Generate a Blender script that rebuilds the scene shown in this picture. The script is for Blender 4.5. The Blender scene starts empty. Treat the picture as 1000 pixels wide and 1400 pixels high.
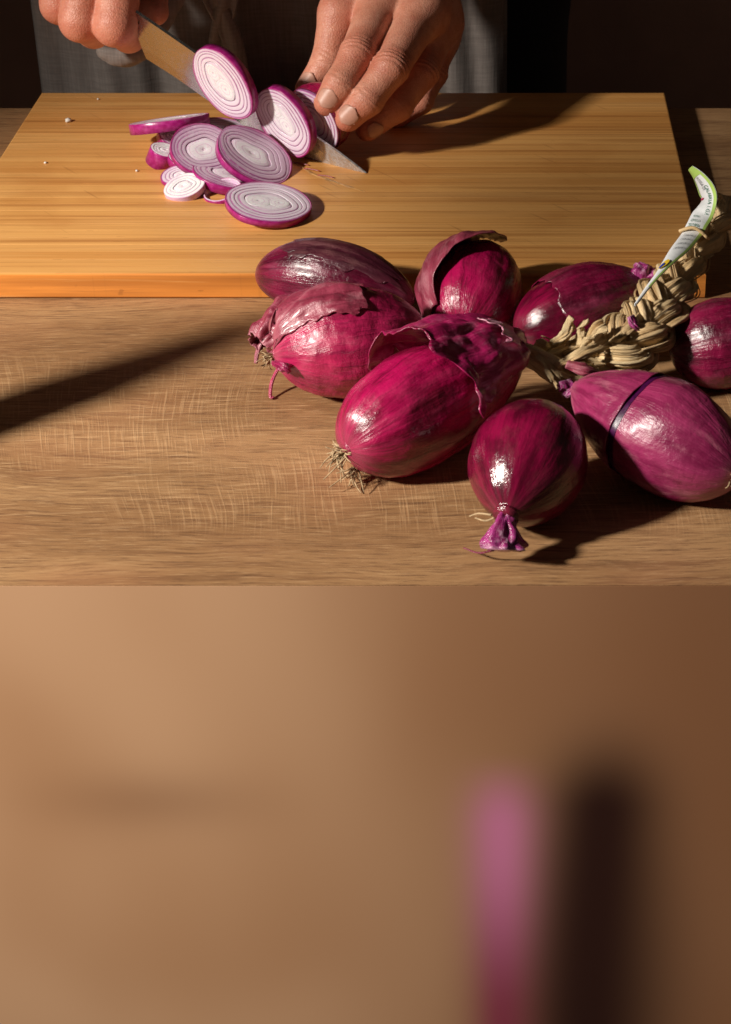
import bpy, bmesh, math, random
import numpy as np
from mathutils import Vector, Matrix, noise as mnoise

S = bpy.context.scene
COL = S.collection
random.seed(7)
rng = np.random.default_rng(7)

# ------------------------------------------------------------------ camera
FPX, UC, VC = 2500.0, 685.0, 400.0          # focal length and principal point of the cropped photo (1000 wide)
PITCH = math.radians(26.67)
CAMZ = 0.4255
cam_d = bpy.data.cameras.new('camera')
cam_d.sensor_fit = 'HORIZONTAL'
cam_d.sensor_width = 36.0
cam_d.lens = 36.0 * FPX / 1000.0
cam_d.shift_x = -(UC - 500.0) / 1000.0
cam_d.shift_y = -(700.0 - VC) / 1000.0
cam_d.clip_start = 0.02
cam_d.clip_end = 50.0
cam = bpy.data.objects.new('camera', cam_d)
cam.location = (0, 0, CAMZ)
cam.rotation_euler = (math.pi / 2 - PITCH, 0, 0)
COL.objects.link(cam)
S.camera = cam
cam_d.dof.use_dof = True
cam_d.dof.focus_distance = 0.93
cam_d.dof.aperture_fstop = 40.0

# ------------------------------------------------------------------ world and lamp
W = bpy.data.worlds.new('World')
S.world = W
W.use_nodes = True
bg = W.node_tree.nodes['Background']
bg.inputs['Color'].default_value = (1.0, 0.86, 0.74, 1)
bg.inputs['Strength'].default_value = 0.030

AZ, EL = math.radians(28), math.radians(35)
LDIR = Vector((math.cos(AZ) * math.cos(EL), math.sin(AZ) * math.cos(EL), -math.sin(EL)))   # light travels this way
LTARGET = Vector((-0.20, 0.705, 0.0))
ld = bpy.data.lights.new('spot_lamp', 'SPOT')
ld.energy = 245.0
ld.color = (1.0, 0.93, 0.83)
ld.spot_size = math.radians(34)
ld.spot_blend = 1.0
ld.shadow_soft_size = 0.078
lo = bpy.data.objects.new('spot_lamp', ld)
lo.location = LTARGET - LDIR * 1.6
lo.rotation_euler = LDIR.to_track_quat('-Z', 'Y').to_euler()
COL.objects.link(lo)

S.view_settings.view_transform = 'Standard'
S.view_settings.look = 'None'
S.view_settings.gamma = 1.0
S.view_settings.exposure = 0.0
S.view_settings.use_curve_mapping = False

# ------------------------------------------------------------------ survey helpers: where a sight line meets a plane
FW = Vector((0, math.cos(PITCH), -math.sin(PITCH)))
UP = Vector((0, math.sin(PITCH), math.cos(PITCH)))
RT = Vector((1, 0, 0))
CP = Vector((0, 0, CAMZ))
BT = 0.0145                                   # top of the cutting board


def ray(u, v):
    return FW + RT * ((u - UC) / FPX) - UP * ((v - VC) / FPX)


def PZ(u, v, z=0.0):
    d = ray(u, v)
    return CP + d * ((z - CAMZ) / d.z)


def PY(u, v, y):
    d = ray(u, v)
    return CP + d * (y / d.y)


def pxm(p):                                   # photo pixels per metre at a point
    return FPX / (p - CP).dot(FW)


# ------------------------------------------------------------------ mesh helpers
def link(o, parent=None):
    COL.objects.link(o)
    if parent is not None:
        o.parent = parent
    return o


def mesh_obj(name, verts, faces, mat, parent=None, smooth=True, attrs=None, vattrs=None, flat=None):
    me = bpy.data.meshes.new(name)
    me.from_pydata([tuple(v) for v in verts], [], [tuple(int(i) for i in f) for f in faces])
    if smooth:
        me.polygons.foreach_set('use_smooth', [True] * len(me.polygons))
    for k, arr in (attrs or {}).items():
        a = me.attributes.new(k, 'FLOAT', 'POINT')
        a.data.foreach_set('value', np.asarray(arr, dtype=np.float32).ravel())
    for k, arr in (vattrs or {}).items():
        a = me.attributes.new(k, 'FLOAT_VECTOR', 'POINT')
        a.data.foreach_set('vector', np.asarray(arr, dtype=np.float32).ravel())
    if flat is not None:
        me.polygons.foreach_set('use_smooth', [not flat(i) for i in range(len(me.polygons))])
    if mat is not None:
        me.materials.append(mat)
    me.update()
    o = bpy.data.objects.new(name, me)
    return link(o, parent)


def thing(name, label, cat, loc=(0, 0, 0), group=None):
    o = bpy.data.objects.new(name, None)
    o.empty_display_size = 0.02
    o.location = loc
    o['label'] = label
    o['category'] = cat
    if group:
        o['group'] = group
    return link(o)


def tag(o, label, cat, group=None):
    o['label'] = label
    o['category'] = cat
    if group:
        o['group'] = group
    return o


def settle(root):
    """children were built in world space: keep them there under a thing that stands at its own base"""
    inv = Matrix.Translation(-root.location)
    for ch in root.children:
        ch.matrix_parent_inverse = inv
    return root


def bm_obj(name, bm, mat, parent=None, smooth=False):
    me = bpy.data.meshes.new(name)
    bm.normal_update()
    bm.to_mesh(me)
    bm.free()
    if smooth:
        me.polygons.foreach_set('use_smooth', [True] * len(me.polygons))
    if mat is not None:
        me.materials.append(mat)
    return link(bpy.data.objects.new(name, me), parent)


def box_bm(x0, x1, y0, y1, z0, z1, bevel=0.0, seg=2):
    bm = bmesh.new()
    bmesh.ops.create_cube(bm, size=1.0)
    for v in bm.verts:
        v.co = Vector(((x0 + x1) / 2 + v.co.x * (x1 - x0), (y0 + y1) / 2 + v.co.y * (y1 - y0), (z0 + z1) / 2 + v.co.z * (z1 - z0)))
    if bevel > 0:
        bmesh.ops.bevel(bm, geom=bm.edges[:], offset=bevel, segments=seg, affect='EDGES', profile=0.5)
    return bm


def catmull(pts, n):
    pts = [np.array(p, dtype=float) for p in pts]
    P = [2 * pts[0] - pts[1]] + pts + [2 * pts[-1] - pts[-2]]
    out = []
    m = len(pts) - 1
    for i in range(n):
        s = i / (n - 1) * m
        k = min(int(s), m - 1)
        t = s - k
        p0, p1, p2, p3 = P[k], P[k + 1], P[k + 2], P[k + 3]
        out.append(0.5 * ((2 * p1) + (-p0 + p2) * t + (2 * p0 - 5 * p1 + 4 * p2 - p3) * t * t + (-p0 + 3 * p1 - 3 * p2 + p3) * t ** 3))
    return np.array(out)


def frames(path, ref=(0, 0, 1)):
    T = np.gradient(path, axis=0)
    T /= np.linalg.norm(T, axis=1)[:, None] + 1e-12
    r = np.array(ref, dtype=float)
    A = np.cross(T, r)
    A /= np.linalg.norm(A, axis=1)[:, None] + 1e-9
    B = np.cross(A, T)
    return T, A, B


def tube_geo(path, rad, seg=8, flat=1.0, twist=0.0, ridges=0.0, seed=0):
    path = np.asarray(path, dtype=float)
    n = len(path)
    rad = np.broadcast_to(np.asarray(rad, dtype=float), (n,))
    T, A, B = frames(path, (0.13, 0.21, 0.97))
    V, F, L = [], [], []
    for i in range(n):
        for j in range(seg):
            a = 2 * math.pi * j / seg
            r = rad[i] * (1 + ridges * math.sin(a * 3 + seed + 2.3 * math.sin(i * 0.5 + seed)))
            ca, sa = math.cos(a) * r, math.sin(a) * r * flat
            tw = twist * i / (n - 1)
            ct, st = math.cos(tw), math.sin(tw)
            V.append(path[i] + A[i] * (ca * ct - sa * st) + B[i] * (ca * st + sa * ct))
            L.append(i / (n - 1))
    for i in range(n - 1):
        for j in range(seg):
            k = (j + 1) % seg
            F.append((i * seg + j, i * seg + k, (i + 1) * seg + k, (i + 1) * seg + j))
    F.append(tuple(range(seg))[::-1])
    F.append(tuple((n - 1) * seg + j for j in range(seg)))
    return V, F, L


def merge(geos):
    V, F = [], []
    for g in geos:
        o = len(V)
        V += list(g[0])
        F += [tuple(i + o for i in f) for f in g[1]]
    return V, F


# ------------------------------------------------------------------ node helper
class NT:
    def __init__(self, name):
        self.m = bpy.data.materials.new(name)
        self.m.use_nodes = True
        self.t = self.m.node_tree
        self.b = self.t.nodes['Principled BSDF']

    def n(self, typ, **kw):
        nd = self.t.nodes.new(typ)
        for k, v in kw.items():
            setattr(nd, k, v)
        return nd

    def put(self, sock, v):
        if isinstance(v, bpy.types.NodeSocket):
            self.t.links.new(v, sock)
        elif isinstance(v, (tuple, list)):
            sock.default_value = tuple(v) + ((1.0,) if len(v) == 3 and len(sock.default_value) == 4 else ())
        else:
            sock.default_value = v

    def math(self, op, a, b=0.0, c=None, clamp=False):
        nd = self.n('ShaderNodeMath', operation=op, use_clamp=clamp)
        self.put(nd.inputs[0], a)
        self.put(nd.inputs[1], b)
        if c is not None:
            self.put(nd.inputs[2], c)
        return nd.outputs[0]

    def vmul(self, v, s):
        nd = self.n('ShaderNodeVectorMath', operation='MULTIPLY')
        self.put(nd.inputs[0], v)
        self.put(nd.inputs[1], s)
        return nd.outputs[0]

    def vadd(self, v, s):
        nd = self.n('ShaderNodeVectorMath', operation='ADD')
        self.put(nd.inputs[0], v)
        self.put(nd.inputs[1], s)
        return nd.outputs[0]

    def coord(self, which='Object'):
        return self.n('ShaderNodeTexCoord').outputs[which]

    def attr(self, name, out='Fac'):
        return self.n('ShaderNodeAttribute', attribute_name=name).outputs[out]

    def noise(self, vec, scale=5.0, detail=4.0, rough=0.55, dist=0.0, out='Fac'):
        nd = self.n('ShaderNodeTexNoise')
        self.put(nd.inputs['Vector'], vec)
        nd.inputs['Scale'].default_value = scale
        nd.inputs['Detail'].default_value = detail
        nd.inputs['Roughness'].default_value = rough
        nd.inputs['Distortion'].default_value = dist
        return nd.outputs[0] if out == 'Fac' else nd.outputs[1]

    def ss(self, x, lo, hi, a=0.0, b=1.0):
        nd = self.n('ShaderNodeMapRange', interpolation_type='SMOOTHSTEP')
        self.put(nd.inputs['Value'], x)
        for k, v in (('From Min', lo), ('From Max', hi), ('To Min', a), ('To Max', b)):
            self.put(nd.inputs[k], v)
        return nd.outputs[0]

    def mix(self, f, a, b, mode='MIX'):
        nd = self.n('ShaderNodeMix', data_type='RGBA', blend_type=mode)
        self.put(nd.inputs[0], f)
        self.put(nd.inputs[6], a)
        self.put(nd.inputs[7], b)
        return nd.outputs[2]

    def xyz(self, v):
        nd = self.n('ShaderNodeSeparateXYZ')
        self.put(nd.inputs[0], v)
        return nd.outputs

    def gauss(self, x, c, w):
        d = self.math('DIVIDE', self.math('SUBTRACT', x, c), w)
        return self.math('POWER', math.e, self.math('MULTIPLY', self.math('MULTIPLY', d, d), -1.0))

    def bump(self, h, strength=0.3, dist=0.001):
        nd = self.n('ShaderNodeBump')
        nd.inputs['Strength'].default_value = strength
        nd.inputs['Distance'].default_value = dist
        self.put(nd.inputs['Height'], h)
        self.put(self.b.inputs['Normal'], nd.outputs[0])
        return nd

    def set(self, **kw):
        for k, v in kw.items():
            self.put(self.b.inputs[k.replace('_', ' ')], v)
        return self.m


def srgb(r, g, b):
    f = lambda c: (c / 255 / 12.92) if c / 255 <= 0.04045 else ((c / 255 + 0.055) / 1.055) ** 2.4
    return (f(r), f(g), f(b))


# ------------------------------------------------------------------ materials
def mat_table():
    t = NT('oak_top')
    c = t.coord('Object')
    warp = t.noise(t.vmul(c, (5, 9, 1)), 1.0, 3, 0.5, out='Color')
    cw = t.vadd(c, t.vmul(warp, (0.0, 0.034, 0)))
    fine = t.noise(t.vmul(cw, (34, 700, 1)), 1.0, 5, 0.72)
    mid = t.noise(t.vmul(cw, (11, 210, 1)), 1.0, 5, 0.7)
    big = t.noise(t.vmul(cw, (3.0, 22, 1)), 1.0, 3, 0.5)
    pore = t.noise(t.vmul(cw, (75, 1250, 1)), 1.0, 3, 0.6)
    blot = t.noise(t.vmul(c, (9, 14, 1)), 1.0, 2, 0.5)
    base = t.mix(t.ss(big, 0.32, 0.70), srgb(140, 102, 67), srgb(174, 134, 93))
    base = t.mix(t.ss(mid, 0.50, 0.66, 0, 0.55), base, srgb(112, 76, 50))
    base = t.mix(t.ss(fine, 0.52, 0.64, 0, 0.70), base, srgb(96, 66, 43))
    base = t.mix(t.ss(pore, 0.56, 0.68, 0, 0.60), base, srgb(84, 56, 36))
    base = t.mix(t.ss(pore, 0.44, 0.34, 0, 0.35), base, srgb(206, 168, 124))
    base = t.mix(t.ss(fine, 0.44, 0.26, 0, 0.40), base, srgb(215, 180, 140))
    base = t.mix(t.ss(blot, 0.45, 0.75, 0, 0.25), base, srgb(170, 112, 80))
    # ray flecks: short pale saw strokes across the grain, in fans
    x, y, z = t.xyz(c)
    wc = t.noise(t.vmul(c, (6, 4, 1)), 1.0, 2, 0.5)
    sx = t.math('ADD', x, t.math('MULTIPLY', t.math('SUBTRACT', y, 0.70), t.math('ADD', 0.16, t.math('MULTIPLY', t.math('SUBTRACT', wc, 0.5), 1.3))))
    cx = t.n('ShaderNodeCombineXYZ')
    t.put(cx.inputs[0], t.math('MULTIPLY', sx, 900))
    t.put(cx.inputs[1], t.math('MULTIPLY', y, 32))
    fl = t.noise(cx.outputs[0], 1.0, 2, 0.5)
    patch = t.ss(t.noise(t.vmul(c, (7, 11, 1)), 1.0, 3, 0.5), 0.36, 0.52)
    ymask = t.math('MULTIPLY', t.ss(y, 0.615, 0.65), t.ss(y, 0.80, 0.73))
    fk = t.math('MULTIPLY', t.math('MULTIPLY', t.ss(fl, 0.48, 0.72), patch), ymask)
    base = t.mix(t.math('MULTIPLY', fk, 0.24), base, srgb(226, 186, 140))
    cx2 = t.n('ShaderNodeCombineXYZ')
    t.put(cx2.inputs[0], t.math('MULTIPLY', x, 40))
    t.put(cx2.inputs[1], t.math('MULTIPLY', t.math('ADD', y, t.math('MULTIPLY', x, -0.06)), 560))
    hs = t.noise(cx2.outputs[0], 1.0, 1, 0.5)
    base = t.mix(t.math('MULTIPLY', t.math('MULTIPLY', t.ss(hs, 0.55, 0.74), ymask), 0.35), base, srgb(222, 182, 136))
    h = t.math('ADD', t.math('MULTIPLY', fine, -1.0), t.math('MULTIPLY', fk, 0.4))
    t.bump(h, 0.35, 0.0006)
    return t.set(Base_Color=base, Roughness=t.ss(fine, 0.3, 0.7, 0.42, 0.62))


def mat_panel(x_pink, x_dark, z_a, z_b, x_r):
    """smooth lacquered front with soft colour patches and a falloff of light in its colour"""
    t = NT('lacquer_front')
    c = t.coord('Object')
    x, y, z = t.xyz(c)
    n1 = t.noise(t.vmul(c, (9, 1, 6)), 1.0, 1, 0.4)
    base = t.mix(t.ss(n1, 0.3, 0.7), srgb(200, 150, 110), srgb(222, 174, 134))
    # browner towards the right: falloff of the lamp light put into the colour
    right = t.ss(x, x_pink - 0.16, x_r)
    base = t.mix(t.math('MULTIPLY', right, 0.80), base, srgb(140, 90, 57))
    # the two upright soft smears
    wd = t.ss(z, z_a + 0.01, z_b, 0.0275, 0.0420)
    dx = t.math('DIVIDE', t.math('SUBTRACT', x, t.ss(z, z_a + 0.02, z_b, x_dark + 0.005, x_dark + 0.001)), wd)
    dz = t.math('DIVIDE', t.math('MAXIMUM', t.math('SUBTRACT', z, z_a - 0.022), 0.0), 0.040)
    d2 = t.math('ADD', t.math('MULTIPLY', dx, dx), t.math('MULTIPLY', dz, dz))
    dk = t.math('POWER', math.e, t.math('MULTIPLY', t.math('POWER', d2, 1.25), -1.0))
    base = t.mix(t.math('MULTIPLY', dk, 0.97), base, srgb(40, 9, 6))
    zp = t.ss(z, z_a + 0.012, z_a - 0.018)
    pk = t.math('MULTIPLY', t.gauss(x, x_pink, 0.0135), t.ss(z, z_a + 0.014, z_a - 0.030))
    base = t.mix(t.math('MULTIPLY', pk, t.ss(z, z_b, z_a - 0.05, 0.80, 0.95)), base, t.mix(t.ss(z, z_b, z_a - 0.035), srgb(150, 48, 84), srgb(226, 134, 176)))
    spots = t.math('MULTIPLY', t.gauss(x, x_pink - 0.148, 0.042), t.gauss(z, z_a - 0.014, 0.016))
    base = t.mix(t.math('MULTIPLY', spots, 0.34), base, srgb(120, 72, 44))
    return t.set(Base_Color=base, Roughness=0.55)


def mat_bamboo(name='bamboo', c_lo=srgb(208, 146, 78), c_hi=srgb(224, 166, 96)):
    t = NT(name)
    c = t.coord('Object')
    oi = t.n('ShaderNodeObjectInfo')
    rnd = oi.outputs['Random']
    off = t.n('ShaderNodeCombineXYZ')
    t.put(off.inputs[0], t.math('MULTIPLY', rnd, 37.0))
    t.put(off.inputs[1], t.math('MULTIPLY', rnd, 11.0))
    cc = t.vadd(c, off.outputs[0])
    fib = t.noise(t.vmul(cc, (9, 900, 300)), 1.0, 4, 0.6)
    mid = t.noise(t.vmul(cc, (4, 210, 90)), 1.0, 3, 0.6)
    lng = t.noise(t.vmul(cc, (7, 20, 6)), 1.0, 2, 0.5)
    base = t.mix(t.ss(rnd, 0.0, 1.0), c_lo, c_hi)
    base = t.mix(t.ss(mid, 0.46, 0.72, 0, 0.60), base, srgb(154, 90, 38))
    base = t.mix(t.ss(lng, 0.5, 0.7, 0, 0.3), base, srgb(226, 172, 108))
    base = t.mix(t.ss(fib, 0.55, 0.75, 0, 0.55), base, srgb(140, 84, 38))
    base = t.mix(t.ss(fib, 0.42, 0.28, 0, 0.35), base, srgb(236, 186, 122))
    dots = t.noise(t.vmul(cc, (130, 900, 300)), 1.0, 0, 0.5)
    base = t.mix(t.ss(dots, 0.80, 0.86, 0, 0.3), base, srgb(112, 62, 26))
    # old knife cuts and a damp patch in the middle
    x, y, z = t.xyz(t.n('ShaderNodeNewGeometry').outputs['Position'])
    cu = t.n('ShaderNodeCombineXYZ')
    t.put(cu.inputs[0], t.math('MULTIPLY', t.math('ADD', x, t.math('MULTIPLY', y, 0.9)), 260))
    t.put(cu.inputs[1], t.math('MULTIPLY', t.math('SUBTRACT', y, t.math('MULTIPLY', x, 0.9)), 16))
    kc = t.noise(cu.outputs[0], 1.0, 1, 0.5)
    wp = t.noise(t.vmul(t.n('ShaderNodeNewGeometry').outputs['Position'], (1, 1, 0)), 14, 3, 0.6)
    base = t.mix(t.math('MULTIPLY', t.ss(kc, 0.68, 0.76), t.ss(wp, 0.45, 0.6, 0, 0.35)), base, srgb(120, 72, 36))
    base = t.mix(t.ss(wp, 0.52, 0.68, 0, 0.22), base, srgb(178, 112, 52))
    t.bump(fib, 0.25, 0.0004)
    return t.set(Base_Color=base, Roughness=t.ss(fib, 0.3, 0.7, 0.34, 0.5))


def mat_onion(name, deep, mid, pale, vein, papery=0.3, rough=0.30, seed=0.0, blotch=None, bumpk=0.38):
    """oc = (cos a, sin a, t) on the bulb"""
    t = NT(name)
    oc = t.attr('oc', 'Vector')
    x, y, tt = t.xyz(oc)
    sh = t.vadd(oc, (seed, seed * 1.7, seed * 0.6))
    wob = t.noise(t.vmul(sh, (1.5, 1.5, 5)), 1.0, 3, 0.5, out='Color')
    shw = t.vadd(sh, t.vmul(wob, (0.22, 0.22, 0.10)))
    veins = t.noise(t.vmul(shw, (17, 17, 1.1)), 1.0, 3, 0.6)
    fine = t.noise(t.vmul(shw, (48, 48, 2.2)), 1.0, 2, 0.6)
    patch = t.noise(t.vmul(sh, (1.9, 1.9, 3.2)), 1.0, 4, 0.62)
    wr = t.noise(t.vmul(shw, (5.5, 5.5, 26)), 1.0, 4, 0.62)
    base = t.mix(t.ss(patch, 0.34, 0.64), deep, mid)
    base = t.mix(t.ss(veins, 0.52, 0.70, 0, 0.60), base, vein)
    base = t.mix(t.ss(fine, 0.55, 0.75, 0, 0.30), base, vein)
    pp = t.noise(t.vmul(t.vadd(sh, (3.1, 1.2, 0.4)), (2.6, 2.6, 4.0)), 1.0, 5, 0.66)
    base = t.mix(t.ss(pp, 0.50, 0.68, 0, papery), base, pale)
    base = t.mix(t.ss(fine, 0.42, 0.28, 0, 0.22), base, pale)
    # paler, drier towards the two ends
    ends = t.math('MAXIMUM', t.ss(tt, 0.07, 0.0), t.ss(tt, 0.90, 1.0))
    base = t.mix(t.math('MULTIPLY', ends, 0.35), base, blotch or pale)
    h = t.math('ADD', t.math('MULTIPLY', veins, 0.55), t.math('ADD', t.math('MULTIPLY', fine, 0.16), t.math('MULTIPLY', wr, 0.85)))
    t.bump(h, bumpk, 0.0016)
    t.set(Coat_Weight=0.22, Coat_Roughness=0.20, Specular_IOR_Level=0.55)
    return t.set(Base_Color=base, Roughness=t.ss(pp, 0.4, 0.7, rough - 0.03, rough + 0.08))


def mat_flesh(name='onion_flesh', *a, lines=0.0, **k):
    return mat_flesh_(name, *a, lines=lines, **k)


def mat_flesh_(name='onion_flesh', white=(0.84, 0.73, 0.82), mem=(0.34, 0.035, 0.24), pink=(0.72, 0.44, 0.66), lines=0.0):
    t = NT(name)
    rk = t.attr('rk')
    pk = t.attr('pk')
    c = t.coord('Object')
    n = t.noise(c, 260, 4, 0.6)
    n2 = t.noise(c, 70, 3, 0.5)
    e = t.math('ADD', rk, t.math('MULTIPLY', t.math('SUBTRACT', n2, 0.5), 0.35))
    base = t.mix(t.math('MULTIPLY', pk, t.ss(n2, 0.25, 0.7, 0.6, 1.0)), white, pink)
    base = t.mix(t.ss(e, 0.66, 0.98, 0, 0.85), base, mem)
    if lines:
        q = t.math('ADD', t.attr('q'), t.math('MULTIPLY', n2, 0.25))
        fq = t.math('FRACT', t.math('MULTIPLY', q, 2.7))
        base = t.mix(t.math('MULTIPLY', t.ss(t.math('ABSOLUTE', t.math('SUBTRACT', fq, 0.5)), 0.13, 0.0), lines), base, mem)
        vn = t.noise(c, 150, 3, 0.6, dist=1.5)
        base = t.mix(t.math('MULTIPLY', t.ss(t.math('ABSOLUTE', t.math('SUBTRACT', vn, 0.5)), 0.02, 0.0), lines * 0.7), base, mem)
    base = t.mix(t.ss(n, 0.5, 0.7, 0, 0.20), base, (0.9, 0.85, 0.9))
    t.bump(t.noise(c, 900, 3, 0.6), 0.25, 0.0004)
    t.set(Subsurface_Weight=0.25, Subsurface_Radius=(0.003, 0.0016, 0.0022), Subsurface_Scale=1.0)
    return t.set(Base_Color=base, Roughness=0.24, Specular_IOR_Level=0.6)


def mat_rind():
    t = NT('slice_rind')
    c = t.coord('Object')
    rk = t.attr('rk')
    n = t.noise(c, 300, 3, 0.6)
    base = t.mix(t.ss(n, 0.35, 0.7), (0.30, 0.006, 0.13), (0.42, 0.03, 0.22))
    base = t.mix(t.ss(rk, 0.45, 0.0, 0, 0.45), base, (0.72, 0.44, 0.62))
    t.bump(n, 0.2, 0.0004)
    return t.set(Base_Color=base, Roughness=0.28, Subsurface_Weight=0.08, Subsurface_Radius=(0.002, 0.0006, 0.0012), Subsurface_Scale=1.0)


def mat_raffia():
    t = NT('raffia')
    c = t.coord('Object')
    oi = t.n('ShaderNodeObjectInfo').outputs['Random']
    l = t.attr('ln')
    n = t.noise(c, 60, 4, 0.6)
    oc = t.attr('oc', 'Vector')
    f = t.noise(t.vmul(t.vadd(oc, t.vmul(t.noise(c, 90, 2, 0.5, out='Color'), (0.3, 0.3, 0.3))), (11, 11, 2.2)), 1.0, 4, 0.65)
    base = t.mix(oi, srgb(222, 186, 134), srgb(240, 214, 168))
    base = t.mix(t.ss(n, 0.48, 0.7, 0, 0.45), base, srgb(160, 118, 70))
    base = t.mix(t.ss(f, 0.5, 0.72, 0, 0.45), base, srgb(232, 208, 164))
    base = t.mix(t.ss(f, 0.46, 0.34, 0, 0.5), base, srgb(112, 80, 46))
    t.bump(f, 0.8, 0.0012)
    return t.set(Base_Color=base, Roughness=0.6)


def mat_skin():
    t = NT('skin')
    c = t.coord('Object')
    red = t.attr('red')
    n = t.noise(c, 70, 4, 0.6)
    n2 = t.noise(c, 420, 3, 0.6)
    base = t.mix(t.ss(n, 0.3, 0.7), srgb(203, 132, 107), srgb(221, 157, 132))
    base = t.mix(t.math('MULTIPLY', red, 0.62), base, srgb(192, 92, 72))
    base = t.mix(t.ss(n2, 0.54, 0.70, 0, 0.28), base, srgb(166, 90, 70))
    n3 = t.noise(c, 160, 3, 0.6)
    base = t.mix(t.ss(n3, 0.50, 0.68, 0, 0.25), base, srgb(190, 100, 84))
    vor = t.n('ShaderNodeTexVoronoi', feature='DISTANCE_TO_EDGE')
    t.put(vor.inputs['Vector'], t.vadd(c, t.vmul(t.noise(c, 300, 2, 0.5, out='Color'), (0.002, 0.002, 0.002))))
    vor.inputs['Scale'].default_value = 620
    h = t.math('ADD', t.math('MULTIPLY', t.ss(vor.outputs['Distance'], 0.0, 0.25), 0.5), t.math('MULTIPLY', n2, 0.6))
    t.bump(h, 0.36, 0.0007)
    return t.set(Base_Color=base, Roughness=0.46, Subsurface_Weight=0.12, Subsurface_Radius=(0.004, 0.0015, 0.0008), Subsurface_Scale=1.0)


def mat_linen(name, c1, c2):
    t = NT(name)
    c = t.coord('Object')
    x, y, z = t.xyz(c)
    wx = t.n('ShaderNodeTexWave', wave_type='BANDS', bands_direction='X')
    t.put(wx.inputs['Vector'], c)
    wx.inputs['Scale'].default_value = 330
    wx.inputs['Distortion'].default_value = 1.5
    wz = t.n('ShaderNodeTexWave', wave_type='BANDS', bands_direction='Z')
    t.put(wz.inputs['Vector'], c)
    wz.inputs['Scale'].default_value = 330
    wz.inputs['Distortion'].default_value = 1.5
    s1 = t.noise(t.vmul(c, (700, 60, 40)), 1.0, 3, 0.6)
    s2 = t.noise(t.vmul(c, (40, 60, 700)), 1.0, 3, 0.6)
    w = t.math('MULTIPLY', wx.outputs[1], wz.outputs[1])
    f = t.math('ADD', t.math('MULTIPLY', t.math('ADD', s1, s2), 0.5), t.math('MULTIPLY', w, 0.06))
    base = t.mix(t.ss(f, 0.38, 0.70), c1, c2)
    t.bump(f, 0.5, 0.0008)
    return t.set(Base_Color=base, Roughness=0.9, Sheen_Weight=0.1)


def plain(name, col, rough=0.5, metal=0.0, nscale=0, namp=0.0, **kw):
    t = NT(name)
    if nscale:
        n = t.noise(t.coord('Object'), nscale, 4, 0.6)
        base = t.mix(t.ss(n, 0.3, 0.7), tuple(c * (1 - namp) for c in col), tuple(min(1, c * (1 + namp)) for c in col))
        t.bump(n, 0.2, 0.0006)
    else:
        base = col
    return t.set(Base_Color=base, Roughness=rough, Metallic=metal, **kw)


def mat_blade():
    t = NT('knife_steel')
    c = t.coord('Object')
    sc = t.noise(t.vmul(c, (60, 900, 900)), 1.0, 3, 0.6)
    drops = t.noise(c, 330, 3, 0.6)
    t.bump(t.math('ADD', t.math('MULTIPLY', sc, 0.2), t.ss(drops, 0.50, 0.60)), 0.06, 0.0003)
    px_ = t.xyz(c)[0]
    sm = t.math('MULTIPLY', t.ss(px_, -0.135, -0.108), t.ss(drops, 0.36, 0.56, 0.35, 0.85))
    return t.set(Base_Color=t.mix(sm, (0.62, 0.60, 0.57), (0.46, 0.46, 0.48)), Metallic=t.math('SUBTRACT', 1.0, t.math('MULTIPLY', sm, 0.75)), Roughness=t.ss(drops, 0.45, 0.65, 0.24, 0.32))


M_TABLE = mat_table()
M_BAMBOO = mat_bamboo()
M_BAMBOO_EDGE = mat_bamboo('bamboo_edge', srgb(214, 128, 52), srgb(232, 150, 68))
DP, MD, PL, VN = (0.120, 0.0016, 0.016), (0.30, 0.007, 0.062), (0.42, 0.05, 0.12), (0.080, 0.0015, 0.014)
M_ON_A = mat_onion('onion_skin_dark', (0.070, 0.0020, 0.014), (0.200, 0.005, 0.042), (0.36, 0.08, 0.15), (0.040, 0.001, 0.010), 0.18, 0.29, 0.0)
M_ON_B = mat_onion('onion_skin_rose', (0.22, 0.005, 0.040), (0.47, 0.014, 0.094), (0.58, 0.13, 0.21), (0.13, 0.003, 0.03), 0.35, 0.34, 2.0)
M_ON_C = mat_onion('onion_skin_magenta', DP, (0.42, 0.005, 0.080), PL, VN, 0.18, 0.27, 4.0)
M_ON_D = mat_onion('onion_skin_glossy', (0.055, 0.0012, 0.010), (0.21, 0.003, 0.038), (0.16, 0.03, 0.04), VN, 0.35, 0.17, 6.5, bumpk=0.22)
M_ON_E = mat_onion('onion_skin_pink', (0.17, 0.008, 0.050), (0.31, 0.028, 0.105), (0.46, 0.15, 0.21), (0.16, 0.006, 0.045), 0.50, 0.36, 8.0)
M_PEEL = mat_onion('onion_peel', (0.22, 0.005, 0.050), (0.38, 0.012, 0.10), (0.62, 0.24, 0.36), (0.13, 0.003, 0.03), 0.40, 0.33, 11.0)
M_PEEL_DULL = mat_onion('onion_peel_dull', (0.20, 0.020, 0.045), (0.32, 0.045, 0.085), (0.50, 0.20, 0.24), (0.12, 0.008, 0.02), 0.5, 0.38, 13.0)
M_PEEL_PALE = mat_onion('onion_peel_pale', (0.42, 0.10, 0.19), (0.62, 0.26, 0.36), (0.75, 0.50, 0.56), (0.30, 0.05, 0.12), 0.5, 0.36, 15.0)
M_PEEL_BROWN = mat_onion('onion_peel_brown', (0.050, 0.004, 0.014), (0.100, 0.012, 0.028), (0.24, 0.09, 0.09), (0.03, 0.003, 0.008), 0.4, 0.45, 17.0)
M_TIP = mat_onion('onion_tip', (0.22, 0.008, 0.09), (0.42, 0.05, 0.24), (0.72, 0.45, 0.60), (0.12, 0.004, 0.05), 0.6, 0.24, 19.0)
M_BAND = plain('bare_band', (0.045, 0.002, 0.040), 0.35, 0, 400, 0.4)
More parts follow.
